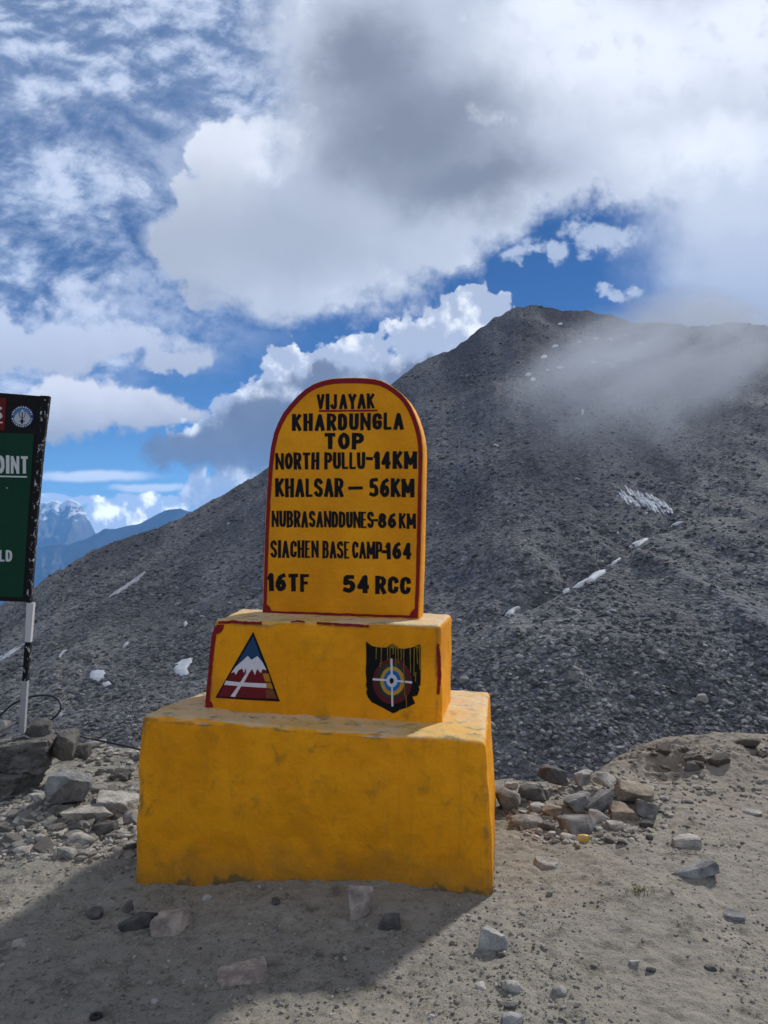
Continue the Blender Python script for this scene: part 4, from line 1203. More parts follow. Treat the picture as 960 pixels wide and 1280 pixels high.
GL, GR, GF = 'stones in the rubble behind the monument left', 'stones of the heap on the right lip', 'loose stones on the dirt'
spec = [
    # px, py(foot), w, h, material, label, group, kwargs
    (141, 1012, 58, 24, M_PALE, 'large flat grey slab lying beside the left side of the monument', GL, dict(depth=0.8, flat=.3, yaw=-.15, planes=5)),
    (109, 1023, 62, 18, M_PALE, 'long pale slab lying just below the large flat slab', GL, dict(depth=0.5, planes=5, flat=.2)),
    (105, 1037, 22, 17, M_GREY, 'rounded grey stone below the long pale slab', GL, dict(rnd=.08)),
    (130, 1042, 40, 21, M_DARK, 'dark wedge stone right of the rounded grey stone', GL, dict(tilt=(-.15, 0))),
    (101, 1056, 42, 18, M_PALE, 'pale oval stone below the dark wedge stone', GL, dict(rnd=.06)),
    (83, 1070, 28, 18, M_PALE, 'angular pale stone at the lower rim of the left rubble', GL, {}),
    (150, 975, 32, 21, M_DARK, 'black ragged clod above the large flat slab', GL, dict(rough=.09)),
    (51, 1052, 24, 15, M_PALE, 'pale stone with a sloping face at the rubble centre', GL, {}),
    (44, 999, 27, 12, M_WHITE, 'pale flat stone at the foot of the grey boulder', GL, {}),
    (117, 934, 34, 12, M_PALE, 'pale flat stone on the lip behind the cable', GL, {}),
    (165, 944, 24, 11, M_PALE, 'pale stone on the lip touching the monument edge', GL, {}),
    (124, 992, 22, 15, M_GREY, 'grey stone at the left tip of the large flat slab', GL, {}),
    (163, 1024, 24, 18, M_PALE, 'pale block against the lower left side of the monument', GL, {}),
    (104, 1070, 20, 12, M_GREY, 'flat grey stone beside the angular pale stone', GL, {}),
    (30, 1066, 26, 10, M_PALE, 'half buried pale stone at the left frame rim of the rubble', GL, {}),
    (166, 1060, 17, 10, M_DARK, 'small dark stone at the monument foot, left side', GL, {}),
    # right heap
    (692, 988, 44, 32, M_DARK, 'dark angular stone topmost in the right heap', GR, dict(tilt=(.1, 0), lift=.05)),
    (729, 986, 26, 22, M_PALE, 'pale upright stone behind the bluish slab in the right heap', GR, dict(lift=.04)),
    (755, 988, 34, 20, M_PALE, 'light stone between the bluish slab and the dirt ledge', GR, dict(lift=.04)),
    (665, 1000, 46, 28, M_DARK, 'dark stone beside the grey one nearest the monument', GR, {}),
    (634, 1010, 42, 36, M_GREY, 'grey sloping stone nearest the right side of the monument', GR, dict(tilt=(.3, 0))),
    (722, 1011, 46, 34, M_BLUE, 'dark bluish slab leaning in the middle of the right heap', GR, dict(tilt=(-.2, 0), planes=6)),
    (750, 1013, 46, 36, M_BLUE, 'pale bluish slab leaning beside the darker one', GR, dict(tilt=(-.45, 0), planes=6)),
    (792, 1004, 60, 26, M_TAN, 'broad light tan slab on top of the brown stone', GR, dict(lift=.03, planes=6, flat=.15)),
    (659, 1031, 50, 22, M_GREY, 'smooth rounded grey stone half sunk in dirt', GR, dict(rnd=.08, sink=.35)),
    (690, 1020, 30, 20, M_TAN, 'brown stone wedged beside the rounded grey stones', GR, {}),
    (722, 1038, 54, 28, M_GREY, 'large smooth greenish grey stone at the front of the heap', GR, dict(rnd=.08, yaw=.1)),
    (780, 1023, 44, 28, M_TAN, 'orange brown angular stone under the tan slab', GR, dict(planes=7)),
    (808, 1022, 30, 36, M_BLUE, 'upright bluish grey block at the right of the heap', GR, dict(tilt=(.2, 0), planes=4)),
    (750, 1027, 30, 20, M_PALE, 'pale rounded stone between the greenish and the orange stones', GR, dict(rnd=.07)),
    (673, 1012, 26, 11, M_WHITE, 'flat whitish stone behind the smooth rounded grey stone', GR, {}),
    (814, 1024, 16, 12, M_WHITE, 'small white stone at the foot of the upright bluish block', GR, {}),
    (770, 1036, 26, 14, M_PALE, 'pale stone in front of the orange brown stone', GR, {}),
    (788, 1040, 18, 8, M_PALE, 'small flat pale stone low in the heap', GR, {}),
    (808, 1035, 20, 14, M_DARK, 'small dark stone below the upright bluish block', GR, {}),
    (729, 1052, 18, 14, 'yellow', 'stone chip splashed with yellow paint', GR, {}),
    (711, 1048, 22, 8, M_PALE, 'thin pale stone left of the yellow splashed chip', GR, {}),
    (685, 1038, 20, 16, M_DARK, 'black stone left of the greenish grey stone', GR, {}),
    (690, 1044, 12, 7, M_WHITE, 'small white pebble below the black stone', GR, {}),
    (778, 1055, 14, 8, M_DARK, 'dark pebble in front of the heap', GR, {}),
    (812, 1049, 11, 8, M_DARK, 'dark round pebble right of the heap', GR, {}),
    (907, 958, 24, 15, M_TAN, 'pale orange stone set in the dirt hump', GR, dict(rnd=.07)),
    (866, 964, 24, 26, M_CEMENT, 'grey stone embedded beside the dirt hollow', GR, dict(sink=.4)),
    (832, 955, 54, 16, M_EARTH, 'earthy ledge stone overhanging the dark hollow', GR, dict(depth=.9, flat=.2, lift=.0, rough=.09)),
    (768, 933, 24, 8, M_PALE, 'flat stone on the crest of the right lip', GR, dict(at=None)),
    (735, 968, 14, 9, M_PALE, 'little pale stone on the lip above the heap', GR, {}),
    (640, 985, 20, 12, M_WHITE, 'whitish stone on the lip behind the monument corner', GR, {}),
    (655, 1002, 18, 9, M_GREY, 'small grey stone between the two stones by the monument', GR, {}),
    # loose stones on the dirt
    (214, 1163, 50, 38, M_PINK, 'flat topped brownish block stone in the shade before the base', GF, dict(planes=5, depth=.6)),
    (172, 1159, 48, 22, M_DARK, 'dark elongated wedge stone left of the brownish block', GF, dict(tilt=(-.3, 0), depth=.45, yaw=.1)),
    (160, 1139, 12, 22, M_DARK, 'thin dark splinter standing behind the wedge stone', GF, dict(depth=.5)),
    (119, 1146, 22, 15, M_DARK, 'small dark rounded stone left of the wedge stone', GF, dict(rnd=.08)),
    (451, 1146, 32, 46, M_PINK, 'brownish upright stone leaning on the front of the base', GF, dict(planes=6, depth=.5, sink=.08)),
    (484, 1160, 32, 30, M_DARK, 'dark ragged clod right of the brownish leaning stone', GF, dict(rough=.09)),
    (303, 1224, 64, 34, M_PINK, 'flat pinkish stone sunk in the shaded dirt', GF, dict(depth=.75, flat=.55, sink=.62, planes=8)),
    (620, 1183, 44, 37, M_WHITE, 'white angular stone in the sun right of the base', GF, dict(planes=6, seed=4242, depth=.6)),
    (640, 1237, 24, 16, M_PALE, 'pale pebble below the white angular stone', GF, {}),
    (601, 1236, 14, 10, M_PALE, 'small round pebble left of the pale pebble', GF, {}),
    (638, 1260, 17, 11, M_GREY, 'grey pebble just above the stone at the bottom rim', GF, {}),
    (641, 1280, 27, 22, M_WHITE, 'white stone cut by the bottom rim of the picture', GF, {}),
    (626, 1195, 11, 8, M_DARK, 'little brown pebble under the white angular stone', GF, {}),
    (698, 1241, 20, 15, M_PALE, 'pale stone half buried right of the pebbles', GF, dict(sink=.5)),
    (866, 1091, 62, 22, M_BLUE, 'long slanting slate shard lying in the dirt', GF, dict(tilt=(-.16, 0), depth=.4, planes=6, sink=.42)),
    (919, 1146, 26, 16, M_BLUE, 'flat pale diamond shaped stone in the dirt', GF, dict(flat=.5, sink=.7, depth=.9)),
    (858, 1056, 38, 26, M_PALE, 'crumbling pale lump sunk in the dirt', GF, dict(sink=.5, rough=.06)),
    (940, 1018, 26, 8, M_PALE, 'thin pale flake on the dirt near the hump', GF, dict(flat=.4)),
    (683, 1082, 32, 11, M_PALE, 'thin pale flake on the dirt below the heap', GF, dict(flat=.4)),
    (793, 1205, 13, 9, M_WHITE, 'small whitish chip alone on open dirt', GF, {}),
    (814, 1213, 12, 6, M_DARK, 'little black clod beside the whitish chip', GF, {}),
    (259, 1124, 13, 9, M_PALE, 'small pale pebble close to the base foot', GF, {}),
    (345, 1130, 11, 12, M_DARK, 'small black clod close to the base foot', GF, {}),
    (29, 1180, 30, 10, M_PALE, 'flat pale stone flush with the shaded dirt', GF, dict(sink=.6, flat=.4)),
    (687, 1119, 9, 8, M_GREY, 'tiny grey pebble on the dirt below the heap', GF, {}),
    (193, 1253, 10, 6, M_WHITE, 'tiny white chip near the lower rim in shade', GF, {}),
    (889, 1212, 14, 6, M_DARK, 'dark crumb of earth on the open dirt', GF, {}),
]
m_ys, t_, b_ = material('yellow_splashed_stone')
_n = t_.noise(t_.new('ShaderNodeTexCoord').outputs['Object'], 26, 4, 0.6)
t_.set(b_.inputs['Base Color'], t_.mix(t_.ss(_n, 0.40, 0.5), (0.36, 0.33, 0.28), (0.60, 0.36, 0.03)))
for (x, y, ww, hh, mt, lab, grp, kw) in spec:
    if grp == GR:
        ww, hh = ww * 0.88, hh * 0.82
    if grp == GL and ww < 50:
        ww, hh = ww * 0.85, hh * 0.85
    kw = dict(kw)
    if grp == GF:
        kw.setdefault('sink', .34)
    kw.setdefault('sub', 4 if ww > 24 else 3)
    rock('stone', x, y, ww, hh, m_ys if mt == 'yellow' else mt, lab, grp, **kw)


# small rubble: repeats of a few shapes
def rubble(n, cx, cy, sx, sy, smin, smax, label, grp, mat, seed, cond=None):
    g = np.random.default_rng(seed)
    protos = []
    for k in range(7):
        v, f = rock_shape(seed * 11 + k, 3, 10, 0.014, 0.03, 0.25)
        protos.append((v, f))
    mes = []
    i = 0
    tries = 0
    while i < n and tries < 6000:
        tries += 1
        x, y = g.uniform(cx - sx, cx + sx), g.uniform(cy - sy, cy + sy)
        if cond and not cond(x, y):
            continue
        p = on_ground(x, y)
        s = (smin + (smax - smin) * g.random() ** 2.2) * p[1] / F / 2
        k = int(g.integers(0, 7))
        if len(mes) < 7:
            k = len(mes)
            v, f = protos[k]
            o = mesh_obj('stone', v, f, mat)
            o.data.set_sharp_from_angle(angle=R(28))
            mes.append(o)
        else:
            o = mes[k].copy()
            COL.objects.link(o)
        o.scale = (s * g.uniform(0.8, 1.3), s * g.uniform(0.6, 1.0), s * g.uniform(0.32, 0.62))
        o.rotation_euler = (g.uniform(-.4, .4), g.uniform(-.4, .4), g.uniform(0, 6.28))
        o.location = (p[0], p[1], p[2] + s * 0.16)
        tag(o, label, 'stone', grp)
        i += 1


rubble(120, 82, 1024, 90, 48, 11, 26, 'small angular pale stone in the rubble left of the monument', 'small stones of the left rubble', M_RUBBLE, 3,
       lambda x, y: y > 985 + 0.18 * max(0, 55 - x) and y < 1072 - 0.0006 * (x - 90) ** 2 - (8 if x < 40 else 0))
rubble(18, 136, 950, 40, 20, 7, 16, 'small pale stone on the lip between the sign foot and the monument', 'small stones on the left lip', M_RUBBLE, 4, lambda x, y: y > 930)
rubble(44, 735, 1012, 105, 46, 6, 17, 'small stone among the larger ones of the right heap', 'small stones of the right heap', M_RUBBLE, 5,
       lambda x, y: y > 975 - 0.25 * max(0, x - 760) and ((x - 735) / 105) ** 2 + ((y - 1012) / 44) ** 2 < 1)
rubble(18, 870, 965, 95, 40, 4, 12, 'small stone stuck in the dirt hump', 'small stones of the dirt hump', M_RUBBLE, 6)


rubble(20, 865, 945, 98, 16, 9, 26, 'brown stone bedded in the broken lip of the right bank', 'brown stones of the right lip', M_EARTH, 8, lambda x, y: y > 936 - 0.06 * (x - 770))


def rubble_mass():
    """the small broken stone between the larger ones"""
    g = np.random.default_rng(91)
    protos = [rock_shape(7000 + k, 2, 9, 0.012, 0, 0.2) for k in range(9)]
    V, Fc, T, o_ = [], [], [], 0
    zones = [(0, 82, 1024, 92, 50, 1300, 4, 14), (1, 735, 1014, 108, 46, 700, 3, 11), (2, 136, 952, 42, 24, 120, 3, 9), (3, 870, 962, 110, 42, 420, 2.5, 9)]
    for zn, cx, cy, sx, sy, n, s0, s1 in zones:
        for _ in range(n):
            x, y = g.uniform(cx - sx, cx + sx), g.uniform(cy - sy, cy + sy)
            if zn == 0 and not (y > 985 and y < 1076 - 0.0007 * (x - 90) ** 2 + g.normal() * 5):
                continue
            if zn == 1 and ((x - cx) / sx) ** 2 + ((y - cy) / sy) ** 2 > 1:
                continue
            p = on_ground(x, y)
            if p[1] > edge_y(p[0]) + 0.25:
                continue
            s_ = (s0 + (s1 - s0) * g.random() ** 2) * p[1] / F / 2
            v, f = protos[int(g.integers(0, 9))]
            rot = np.array(Matrix.Rotation(g.uniform(0, 6.28), 3, 'Z') @ Matrix.Rotation(g.uniform(-.6, .6), 3, 'X'))
            v = (v * np.array([s_ * g.uniform(.8, 1.3), s_ * g.uniform(.6, 1), s_ * g.uniform(.3, .65)])) @ rot.T
            V.append(v + p + [0, 0, s_ * 0.15])
            Fc.append(f + o_)
            T.append(np.full(len(f), g.beta(2.6, 1.3) if zn != 3 else g.beta(1.5, 2.5)))
            o_ += len(v)
    o = mesh_obj('rubble', np.vstack(V), np.vstack(Fc), M_GRAVEL, smooth=False)
    at = o.data.attributes.new('tone', 'FLOAT', 'FACE')
    at.data.foreach_set('value', np.concatenate(T).astype(np.float32))
    tag(o, 'small broken stone filling the gaps in the rubble heaps', 'rubble', kind='stuff')


rubble_mass()


# gravel: grit strewn on the dirt
def scatter(name, pts, sizes, tones, mat, label, flat=0.6, sub=1, seed=0):
    g = np.random.default_rng(seed)
    v0, f0 = ICO[sub]
    n = len(pts)
    nv, nf = len(v0), len(f0)
    S = np.stack([sizes * g.uniform(0.75, 1.3, n), sizes * g.uniform(0.6, 1.1, n), sizes * g.uniform(flat * 0.6, flat * 1.2, n)], -1)
    jig = 1 + g.uniform(-0.28, 0.28, (n, nv, 1))
    V = v0[None] * jig * S[:, None, :]
    a, b_, c = g.uniform(0, 6.28, n), g.uniform(-.5, .5, n), g.uniform(-.5, .5, n)
    ca, sa = np.cos(a)[:, None], np.sin(a)[:, None]
    cb, sb = np.cos(b_)[:, None], np.sin(b_)[:, None]
    x, y, z = V[..., 0], V[..., 1], V[..., 2]
    x, z = cb * x + sb * z, -sb * x + cb * z
    cc, sc = np.cos(c)[:, None], np.sin(c)[:, None]
    y, z = cc * y - sc * z, sc * y + cc * z
    x, y = ca * x - sa * y, sa * x + ca * y
    V = np.stack([x, y, z], -1) + pts[:, None, :]
    Fc = (f0[None] + (np.arange(n) * nv)[:, None, None]).reshape(-1, 3)
    o = mesh_obj(name, V.reshape(-1, 3), Fc, mat, smooth=False)
    at = o.data.attributes.new('tone', 'FLOAT', 'FACE')
    at.data.foreach_set('value', np.repeat(tones, nf).astype(np.float32))
    return tag(o, label, 'gravel', kind='stuff')


def build_gravel():
    g = np.random.default_rng(11)
    n = 26000
    qx = g.uniform(-60, 1020, n)
    qy = 925 + (1300 - 925) * g.random(n) ** 0.75
    dz = FWD[2] + UP[2] * (PY - qy) / F
    dyy = FWD[1] + UP[1] * (PY - qy) / F
    k = -EYE / dz
    x, y = k * (qx - PX) / F, k * dyy
    ok = y < edge_y(x) + 0.1
    dens = vnoise(x * 2.1, y * 2.1, seed=55)
    near = np.exp(-((x + 1.9) / 0.6) ** 2 - ((y - 4.3) / 0.6) ** 2) + np.exp(-((x - 1.2) / 0.6) ** 2 - ((y - 4.3) / 0.45) ** 2)
    ok &= (dens + near * 2 + g.uniform(-0.9, 0.9, n)) > 0.05
    x, y, near = x[ok], y[ok], near[ok]
    size = 0.0016 + 0.009 * g.random(len(x)) ** 5 * (1 + 1.2 * near)
    z = ground_z(x, y) + size * 0.15
    tone = np.clip(g.beta(1.6, 2.2, len(x)), 0, 1)
    scatter('gravel', np.stack([x, y, z], -1), size, tone, M_GRAVEL, 'fine grit and pebbles strewn over the dirt', 0.6, 1, 12)


build_gravel()


def build_scree():
    g = np.random.default_rng(21)
    n = 130000
    px = g.uniform(-120, 1080, n)
    # rows chosen evenly by elevation so the far slope is as stony as the near one
    pyt = np.interp(px, RIDGE_X, RIDGE_Y)
    py = pyt + (1010 - pyt) * g.random(n) ** 0.9
    c = (px - MPX[0]) / (MPX[1] - MPX[0])
    i = np.clip(c.astype(int), 0, len(MPX) - 2)
    Q = MQ[:, i]
    k = np.argmax(Q <= py[None, :], axis=0)
    k = np.clip(k, 1, MQ.shape[0] - 1)
    gg = np.clip((Q[k - 1, np.arange(n)] - py) / np.maximum(1e-6, Q[k - 1, np.arange(n)] - Q[k, np.arange(n)]), 0, 1)
    P = [A[k - 1, i] + (A[k, i] - A[k - 1, i]) * gg for A in (MX, MY, MZ)]
    P = np.stack(P, -1)
    dist = P[:, 1]
    dens = vnoise(P[:, 0] / 9, P[:, 1] / 14, seed=66) + 0.5 * vnoise(P[:, 0] / 3, P[:, 1] / 3, seed=67)
    keep = dens + g.uniform(-1, 1, n) > -0.25
    P, dist = P[keep], dist[keep]
    m = len(P)
    size = (0.055 + 0.34 * g.random(m) ** 6) * (dist / 75) ** 0.45
    tone = np.clip(g.beta(1.5, 3.0, m), 0, 1)
    P[:, 2] += size * 0.15
    scatter('scree', P, size, tone, M_SCREE, 'loose grey stones covering the mountain slope', 0.55, 1, 22)


build_scree()

# larger boulders resting on the slope
for (x, y, s, lab) in ((718, 843, 19, 'large grey boulder standing alone on the lower slope right of the monument'), (878, 871, 16, 'pale boulder low on the slope at the right'),
                       (800, 886, 10, 'grey boulder on the slope between the two palest ones'), (664, 786, 11, 'grey boulder below the snow in the gully'),
                       (925, 708, 13, 'long pale boulder high on the spur at the right'), (754, 786, 8, 'white stone, one of a close pair on the spur'),
                       (764, 792, 8, 'white stone, lower of a close pair on the spur'), (735, 790, 8, 'grey stone left of the close pair of white ones'),
                       (580, 848, 14, 'grey boulder on the slope just right of the middle block'), (690, 857, 9, 'small boulder left of the large lone boulder')):
    p = on_slope(x, y + s * 0.35)
    r_ = rock('boulder', 0, 0, s, s * 0.8, M_PALE if 'pale' in lab or 'white' in lab else M_GREY, lab, 'boulders on the slope', int(x), None, (0, 0), 0.25, 0.8, 3, 'boulder', at=p)

# ------------------------------------------------------------------ snow
def patch(name, pts, label, group, mat, cat='snow', th=0.25):
    """a drift of old snow draped on the slope"""
    ring = []
    for k in range(len(pts)):
        a, b_ = np.array(pts[k], float), np.array(pts[(k + 1) % len(pts)], float)
        m_ = max(1, int(np.linalg.norm(b_ - a) / 4))
        for q in range(m_):
            ring.append(a + (b_ - a) * q / m_ + RNG.normal(0, 0.35, 2))
    ring = np.array(ring)
    c = ring.mean(0)
    n = len(ring)
    v, f = [], []
    levels = [(1.04, -0.25), (1.0, 0.10), (0.72, 1.0), (0.38, 1.15)]
    for (k, h) in levels:
        for q in ring:
            x, y = c + (q - c) * k
            p = on_slope(x, y)
            v.append(p + np.array([0, -0.3 * h * th, h * th]))
    p = on_slope(*c)
    v.append(p + np.array([0, -0.3 * th, th * 1.15]))
    for l in range(len(levels) - 1):
        for i in range(n):
            j = (i + 1) % n
            f.append([l * n + i, l * n + j, (l + 1) * n + j, (l + 1) * n + i])
    for i in range(n):
        f.append([(len(levels) - 1) * n + i, (len(levels) - 1) * n + (i + 1) % n, len(v) - 1])
    o = mesh_obj(name, v, f, mat, loc=tuple(p))
    bm = bmesh.new()
    bm.from_mesh(o.data)
    bmesh.ops.recalc_face_normals(bm, faces=bm.faces)
    bm.to_mesh(o.data)
    bm.free()
    return tag(o, label, cat, group)


GS = 'patches of old snow on the slope'
thin = lambda pts, wv: band(pts, wv, 0.5, 7)
patch('snow_patch', thin([(137, 746), (152, 738), (170, 726), (188, 711)], [1.5, 2.6, 3.0, 1.2]), 'thin slanting streak of snow high on the slope right of the sign', GS, M_SNOW)
patch('snow_patch', thin([(-14, 832), (8, 820), (22, 811), (36, 803)], [2, 3.2, 3.0, 1.6]), 'thin slanting streak of snow beside the sign post', GS, M_SNOW)
patch('snow_patch', [(114, 840), (122, 838), (133, 839), (134, 843), (129, 850), (124, 853), (116, 852), (113, 846)], 'rounded snow patch left on the lower slope', GS, M_SNOW)
patch('snow_patch', [(127, 857), (137, 853), (140, 856), (134, 860)], 'small snow patch just below the rounded one', GS, M_SNOW)
patch('snow_patch', [(217, 832), (228, 825), (242, 822), (241, 828), (234, 836), (236, 842), (226, 845), (218, 840)], 'jagged snow patch just left of the yellow base', GS, M_SNOW)
patch('snow_patch', thin([(74, 822), (80, 816), (85, 813)], [1.2, 3, 1.2]), 'tiny snow fleck on the slope above the rounded patch', GS, M_SNOW)
patch('snow_patch', thin([(154, 810), (158, 806), (161, 804)], [1, 2.4, 1]), 'tiny snow fleck above the jagged patch', GS, M_SNOW)
patch('snow_patch', thin([(230, 782), (234, 778)], [3, 3.5]), 'tiny snow fleck close to the middle block', GS, M_SNOW)
patch('snow_patch', thin([(631, 770), (640, 765), (650, 760)], [2, 4, 1.5]), 'short snow strip low in the gully', GS, M_SNOW)
patch('snow_patch', [(716, 735), (727, 731), (735, 724), (744, 716), (753, 712), (761, 713), (755, 718), (748, 721), (744, 726), (734, 728), (726, 734)], 'white snow tongue in the middle of the gully', GS, M_SNOW)
patch('snow_patch', [(786, 683), (797, 677), (810, 673), (808, 676), (797, 683), (789, 685)], 'narrow snow tongue in the upper gully', GS, M_SNOW)
patch('snow_patch', thin([(838, 658), (846, 655), (853, 653)], [1.5, 2.6, 1]), 'last thin snow strip at the head of the gully', GS, M_SNOW)
patch('snow_patch', thin([(703, 742), (712, 738)], [2.4, 2.4]), 'small snow fleck left of the snow tongue in mid gully', GS, M_SNOW)
patch('snow_patch', thin([(764, 707), (776, 699)], [1.6, 1.8]), 'small snow fleck between the two snow tongues', GS, M_SNOW)
for (x, y, ww, hh) in ((680, 446, 8, 4), (700, 459, 12, 3), (660, 468, 9, 5), (666, 474, 8, 4), (745, 423, 10, 2.5), (763, 424, 9, 2.5), (782, 420, 7, 2), (798, 430, 15, 3), (762, 455, 16, 3), (778, 450, 24, 3.4), (742, 453, 10, 3), (764, 459, 12, 3), (700, 405, 8, 2.4), (694, 433, 9, 2.5), (728, 515, 4, 7), (684, 463, 7, 2.2), (724, 428, 6, 2)):
    patch('snow_patch', [(x - ww / 2, y + hh * .3), (x - ww * .2, y - hh * .4), (x + ww * .25, y - hh * .5), (x + ww / 2, y - hh * .1), (x + ww * .2, y + hh * .5), (x - ww * .2, y + hh * .45)],
          'small fleck of old snow on the rocks below the summit', 'snow flecks below the summit', M_SNOW, th=0.2)


def outcrop():
    """pale slabby rock breaking through the scree"""
    V, Fc, o_ = [], [], 0
    g = np.random.default_rng(5)
    for k in range(110):
        a = g.random()
        x = 779 + 60 * a + g.uniform(-4, 4)
        y = 616 + 20 * a + g.uniform(-5, 9) * (1.2 - 0.5 * a)
        p = on_slope(x, y)
        q = on_slope(x + 16, y + 23)
        sc = p[1] / F
        v, f = rock_shape(900 + k, 2, 6, 0.05, 0)
        d = (q - p) / np.linalg.norm(q - p)
        up = np.array([0, -0.5, 0.86])
        sd = np.cross(d, up)
        sd /= np.linalg.norm(sd)
        up = np.cross(sd, d)
        L = g.uniform(8, 16) * sc
        pv = p + (v[:, :1] * L) * d + (v[:, 1:2] * g.uniform(0.7, 1.8) * sc) * sd + (v[:, 2:] * g.uniform(0.8, 2.0) * sc) * up
        V.append(pv)
        Fc.append(f + o_)
        o_ += len(v)
    m, t, b = material('pale_slab_rock')
    n = t.noise(pos(t), 0.9, 5, 0.7)
    t.set(b.inputs['Base Color'], t.mix(t.ss(n, 0.35, 0.65), (0.34, 0.35, 0.37), (0.80, 0.82, 0.86)))
    b.inputs['Roughness'].default_value = 0.7
    o = mesh_obj('rock_outcrop', np.vstack(V), np.vstack(Fc), m, loc=tuple(on_slope(810, 626)), smooth=False)
    tag(o, 'pale streaked rock slabs breaking out of the dark scree above the gully', 'rock outcrop')


outcrop()

# ------------------------------------------------------------------ far ranges, valley floor
def mat_far(name, snowy):
    m, t, b = material(name)
    geo = t.new('ShaderNodeNewGeometry')
    p = geo.outputs['Position']
    n = t.noise(p, 0.0022, 7, 0.6)
    c = t.mix(t.ss(n, 0.35, 0.7), (0.05, 0.048, 0.045), (0.10, 0.092, 0.082))
    if snowy:
        z = t.new('ShaderNodeSeparateXYZ', {0: p}).outputs[2]
        line = t.m('ADD', z, t.m('MULTIPLY', t.m('SUBTRACT', t.noise(t.vm('MULTIPLY', p, (1.0, 0.5, 0.6)), 0.010, 8, 0.72), 0.5), 1300.0))
        c = t.mix(t.ss(line, 260, 430), c, (0.78, 0.80, 0.84))
    t.set(b.inputs['Base Color'], c)
    b.inputs['Roughness'].default_value = 0.95
    b.inputs['Specular IOR Level'].default_value = 0.1
    bump(t, b, n, 0.7, 60.0)
    return m


def far_range(name, rx, ry, Yd, base, seed, mat, label, amp, back=1.5):
    px = np.linspace(-500, 620, 520)
    r = np.interp(px, rx, ry) + amp * fbm(px / 22, px * 0, oct=5, seed=seed, gain=0.55)
    rows = []
    top = np.array([at_depth(a, b_, Yd) for a, b_ in zip(px, r)])
    ns = 150
    for s in np.linspace(0, 1, ns):
        d = s
        h = top.copy()
        h[:, 2] = top[:, 2] + (base - top[:, 2]) * (d ** 0.85)
        h[:, 1] = Yd - (Yd * 0.34) * d
        h[:, 0] = top[:, 0] * (1 - 0.34 * d)
        rel = np.clip(d * 6, 0, 1) * np.clip((1 - d) * 5, 0, 1)
        rib = 1 - np.abs(fbm(top[:, 0] / (Yd * 0.035) + 0.6 * d, px * 0 + d * 2.4, oct=5, seed=seed + 3, gain=0.55))
        h[:, 2] += rel * Yd * 0.02 * (rib - 0.6)
        h[:, 1] -= rel * Yd * 0.01 * rib
        rows.append(h)
    bk = []
    for s in np.linspace(0.1, 1, 8):
        h = top.copy()
        h[:, 2] = top[:, 2] + (base - top[:, 2]) * s
        h[:, 1] = Yd * (1 + 0.15 * s)
        bk.append(h)
    V = np.vstack(bk[::-1] + rows)
    o = mesh_obj(name, V, grid_faces(len(px), len(rows) + len(bk)), mat)
    bm = bmesh.new()
    bm.from_mesh(o.data)
    bmesh.ops.recalc_face_normals(bm, faces=bm.faces)
    bm.to_mesh(o.data)
    bm.free()
    return tag(o, label, 'mountains', kind='structure')


VALLEY = -1300.0
far_range('blue_ridge', [-500, -200, 0, 50, 88, 106, 124, 130, 149, 165, 177, 190, 198, 206, 213, 225, 239, 300, 420, 620], [705, 690, 689, 682, 679, 673, 665, 661, 661, 657, 654, 647, 643, 639, 638, 637, 639, 650, 670, 690], 7000, VALLEY, 71, mat_far('far_rock', False), 'hazy dark blue ridge beyond the scree slope', 1.2)
far_range('snowy_range', [-500, -200, 0, 40, 54, 62, 70, 78, 86, 95, 101, 106, 112, 120, 130, 165, 182, 196, 206, 216, 230, 300, 420, 620], [645, 640, 634, 630, 628, 630, 627, 629, 625, 627, 631, 640, 652, 668, 676, 680, 682, 684, 686, 688, 690, 695, 700, 700], 10000, VALLEY, 81, mat_far('far_snow_rock', True), 'distant snow streaked range fading into blue air', 1.6)

m_v, t_, b_ = material('valley_rock')
t_.set(b_.inputs['Base Color'], t_.mix(t_.noise(pos(t_), 0.002, 6, 0.6), (0.07, 0.066, 0.06), (0.13, 0.12, 0.105)))
b_.inputs['Roughness'].default_value = 1.0
gx = np.linspace(-9000, 9000, 60)
X_, Y_ = np.meshgrid(gx, np.linspace(-4000, 12000, 50))
tag(mesh_obj('valley_ground', np.stack([X_, Y_, VALLEY - 30 + 25 * fbm(X_ / 3000, Y_ / 3000, oct=3, seed=4)], -1).reshape(-1, 3), grid_faces(60, 50), m_v), 'valley floor far below the pass', 'ground', kind='structure')

# ------------------------------------------------------------------ cables, washer, grass
def tube(name, pts, rad, mat, label, cat, group=None):
    cu = bpy.data.curves.new(name, 'CURVE')
    cu.dimensions = '3D'
    sp = cu.splines.new('NURBS')
    sp.points.add(len(pts) - 1)
    for p, q in zip(sp.points, pts):
        p.co = (*q, 1)
    sp.use_endpoint_u = True
    sp.order_u = 4
    cu.bevel_depth = rad
    cu.bevel_resolution = 3
    cu.resolution_u = 8
    tmp = bpy.data.objects.new('tmp', cu)
    COL.objects.link(tmp)
    dg = bpy.context.evaluated_depsgraph_get()
    me = bpy.data.meshes.new_from_object(tmp.evaluated_get(dg))
    bpy.data.objects.remove(tmp)
    bpy.data.curves.remove(cu)
    me.materials.clear()
    me.materials.append(mat)
    o = bpy.data.objects.new(name, me)
    COL.objects.link(o)
    return tag(o, label, cat, group)


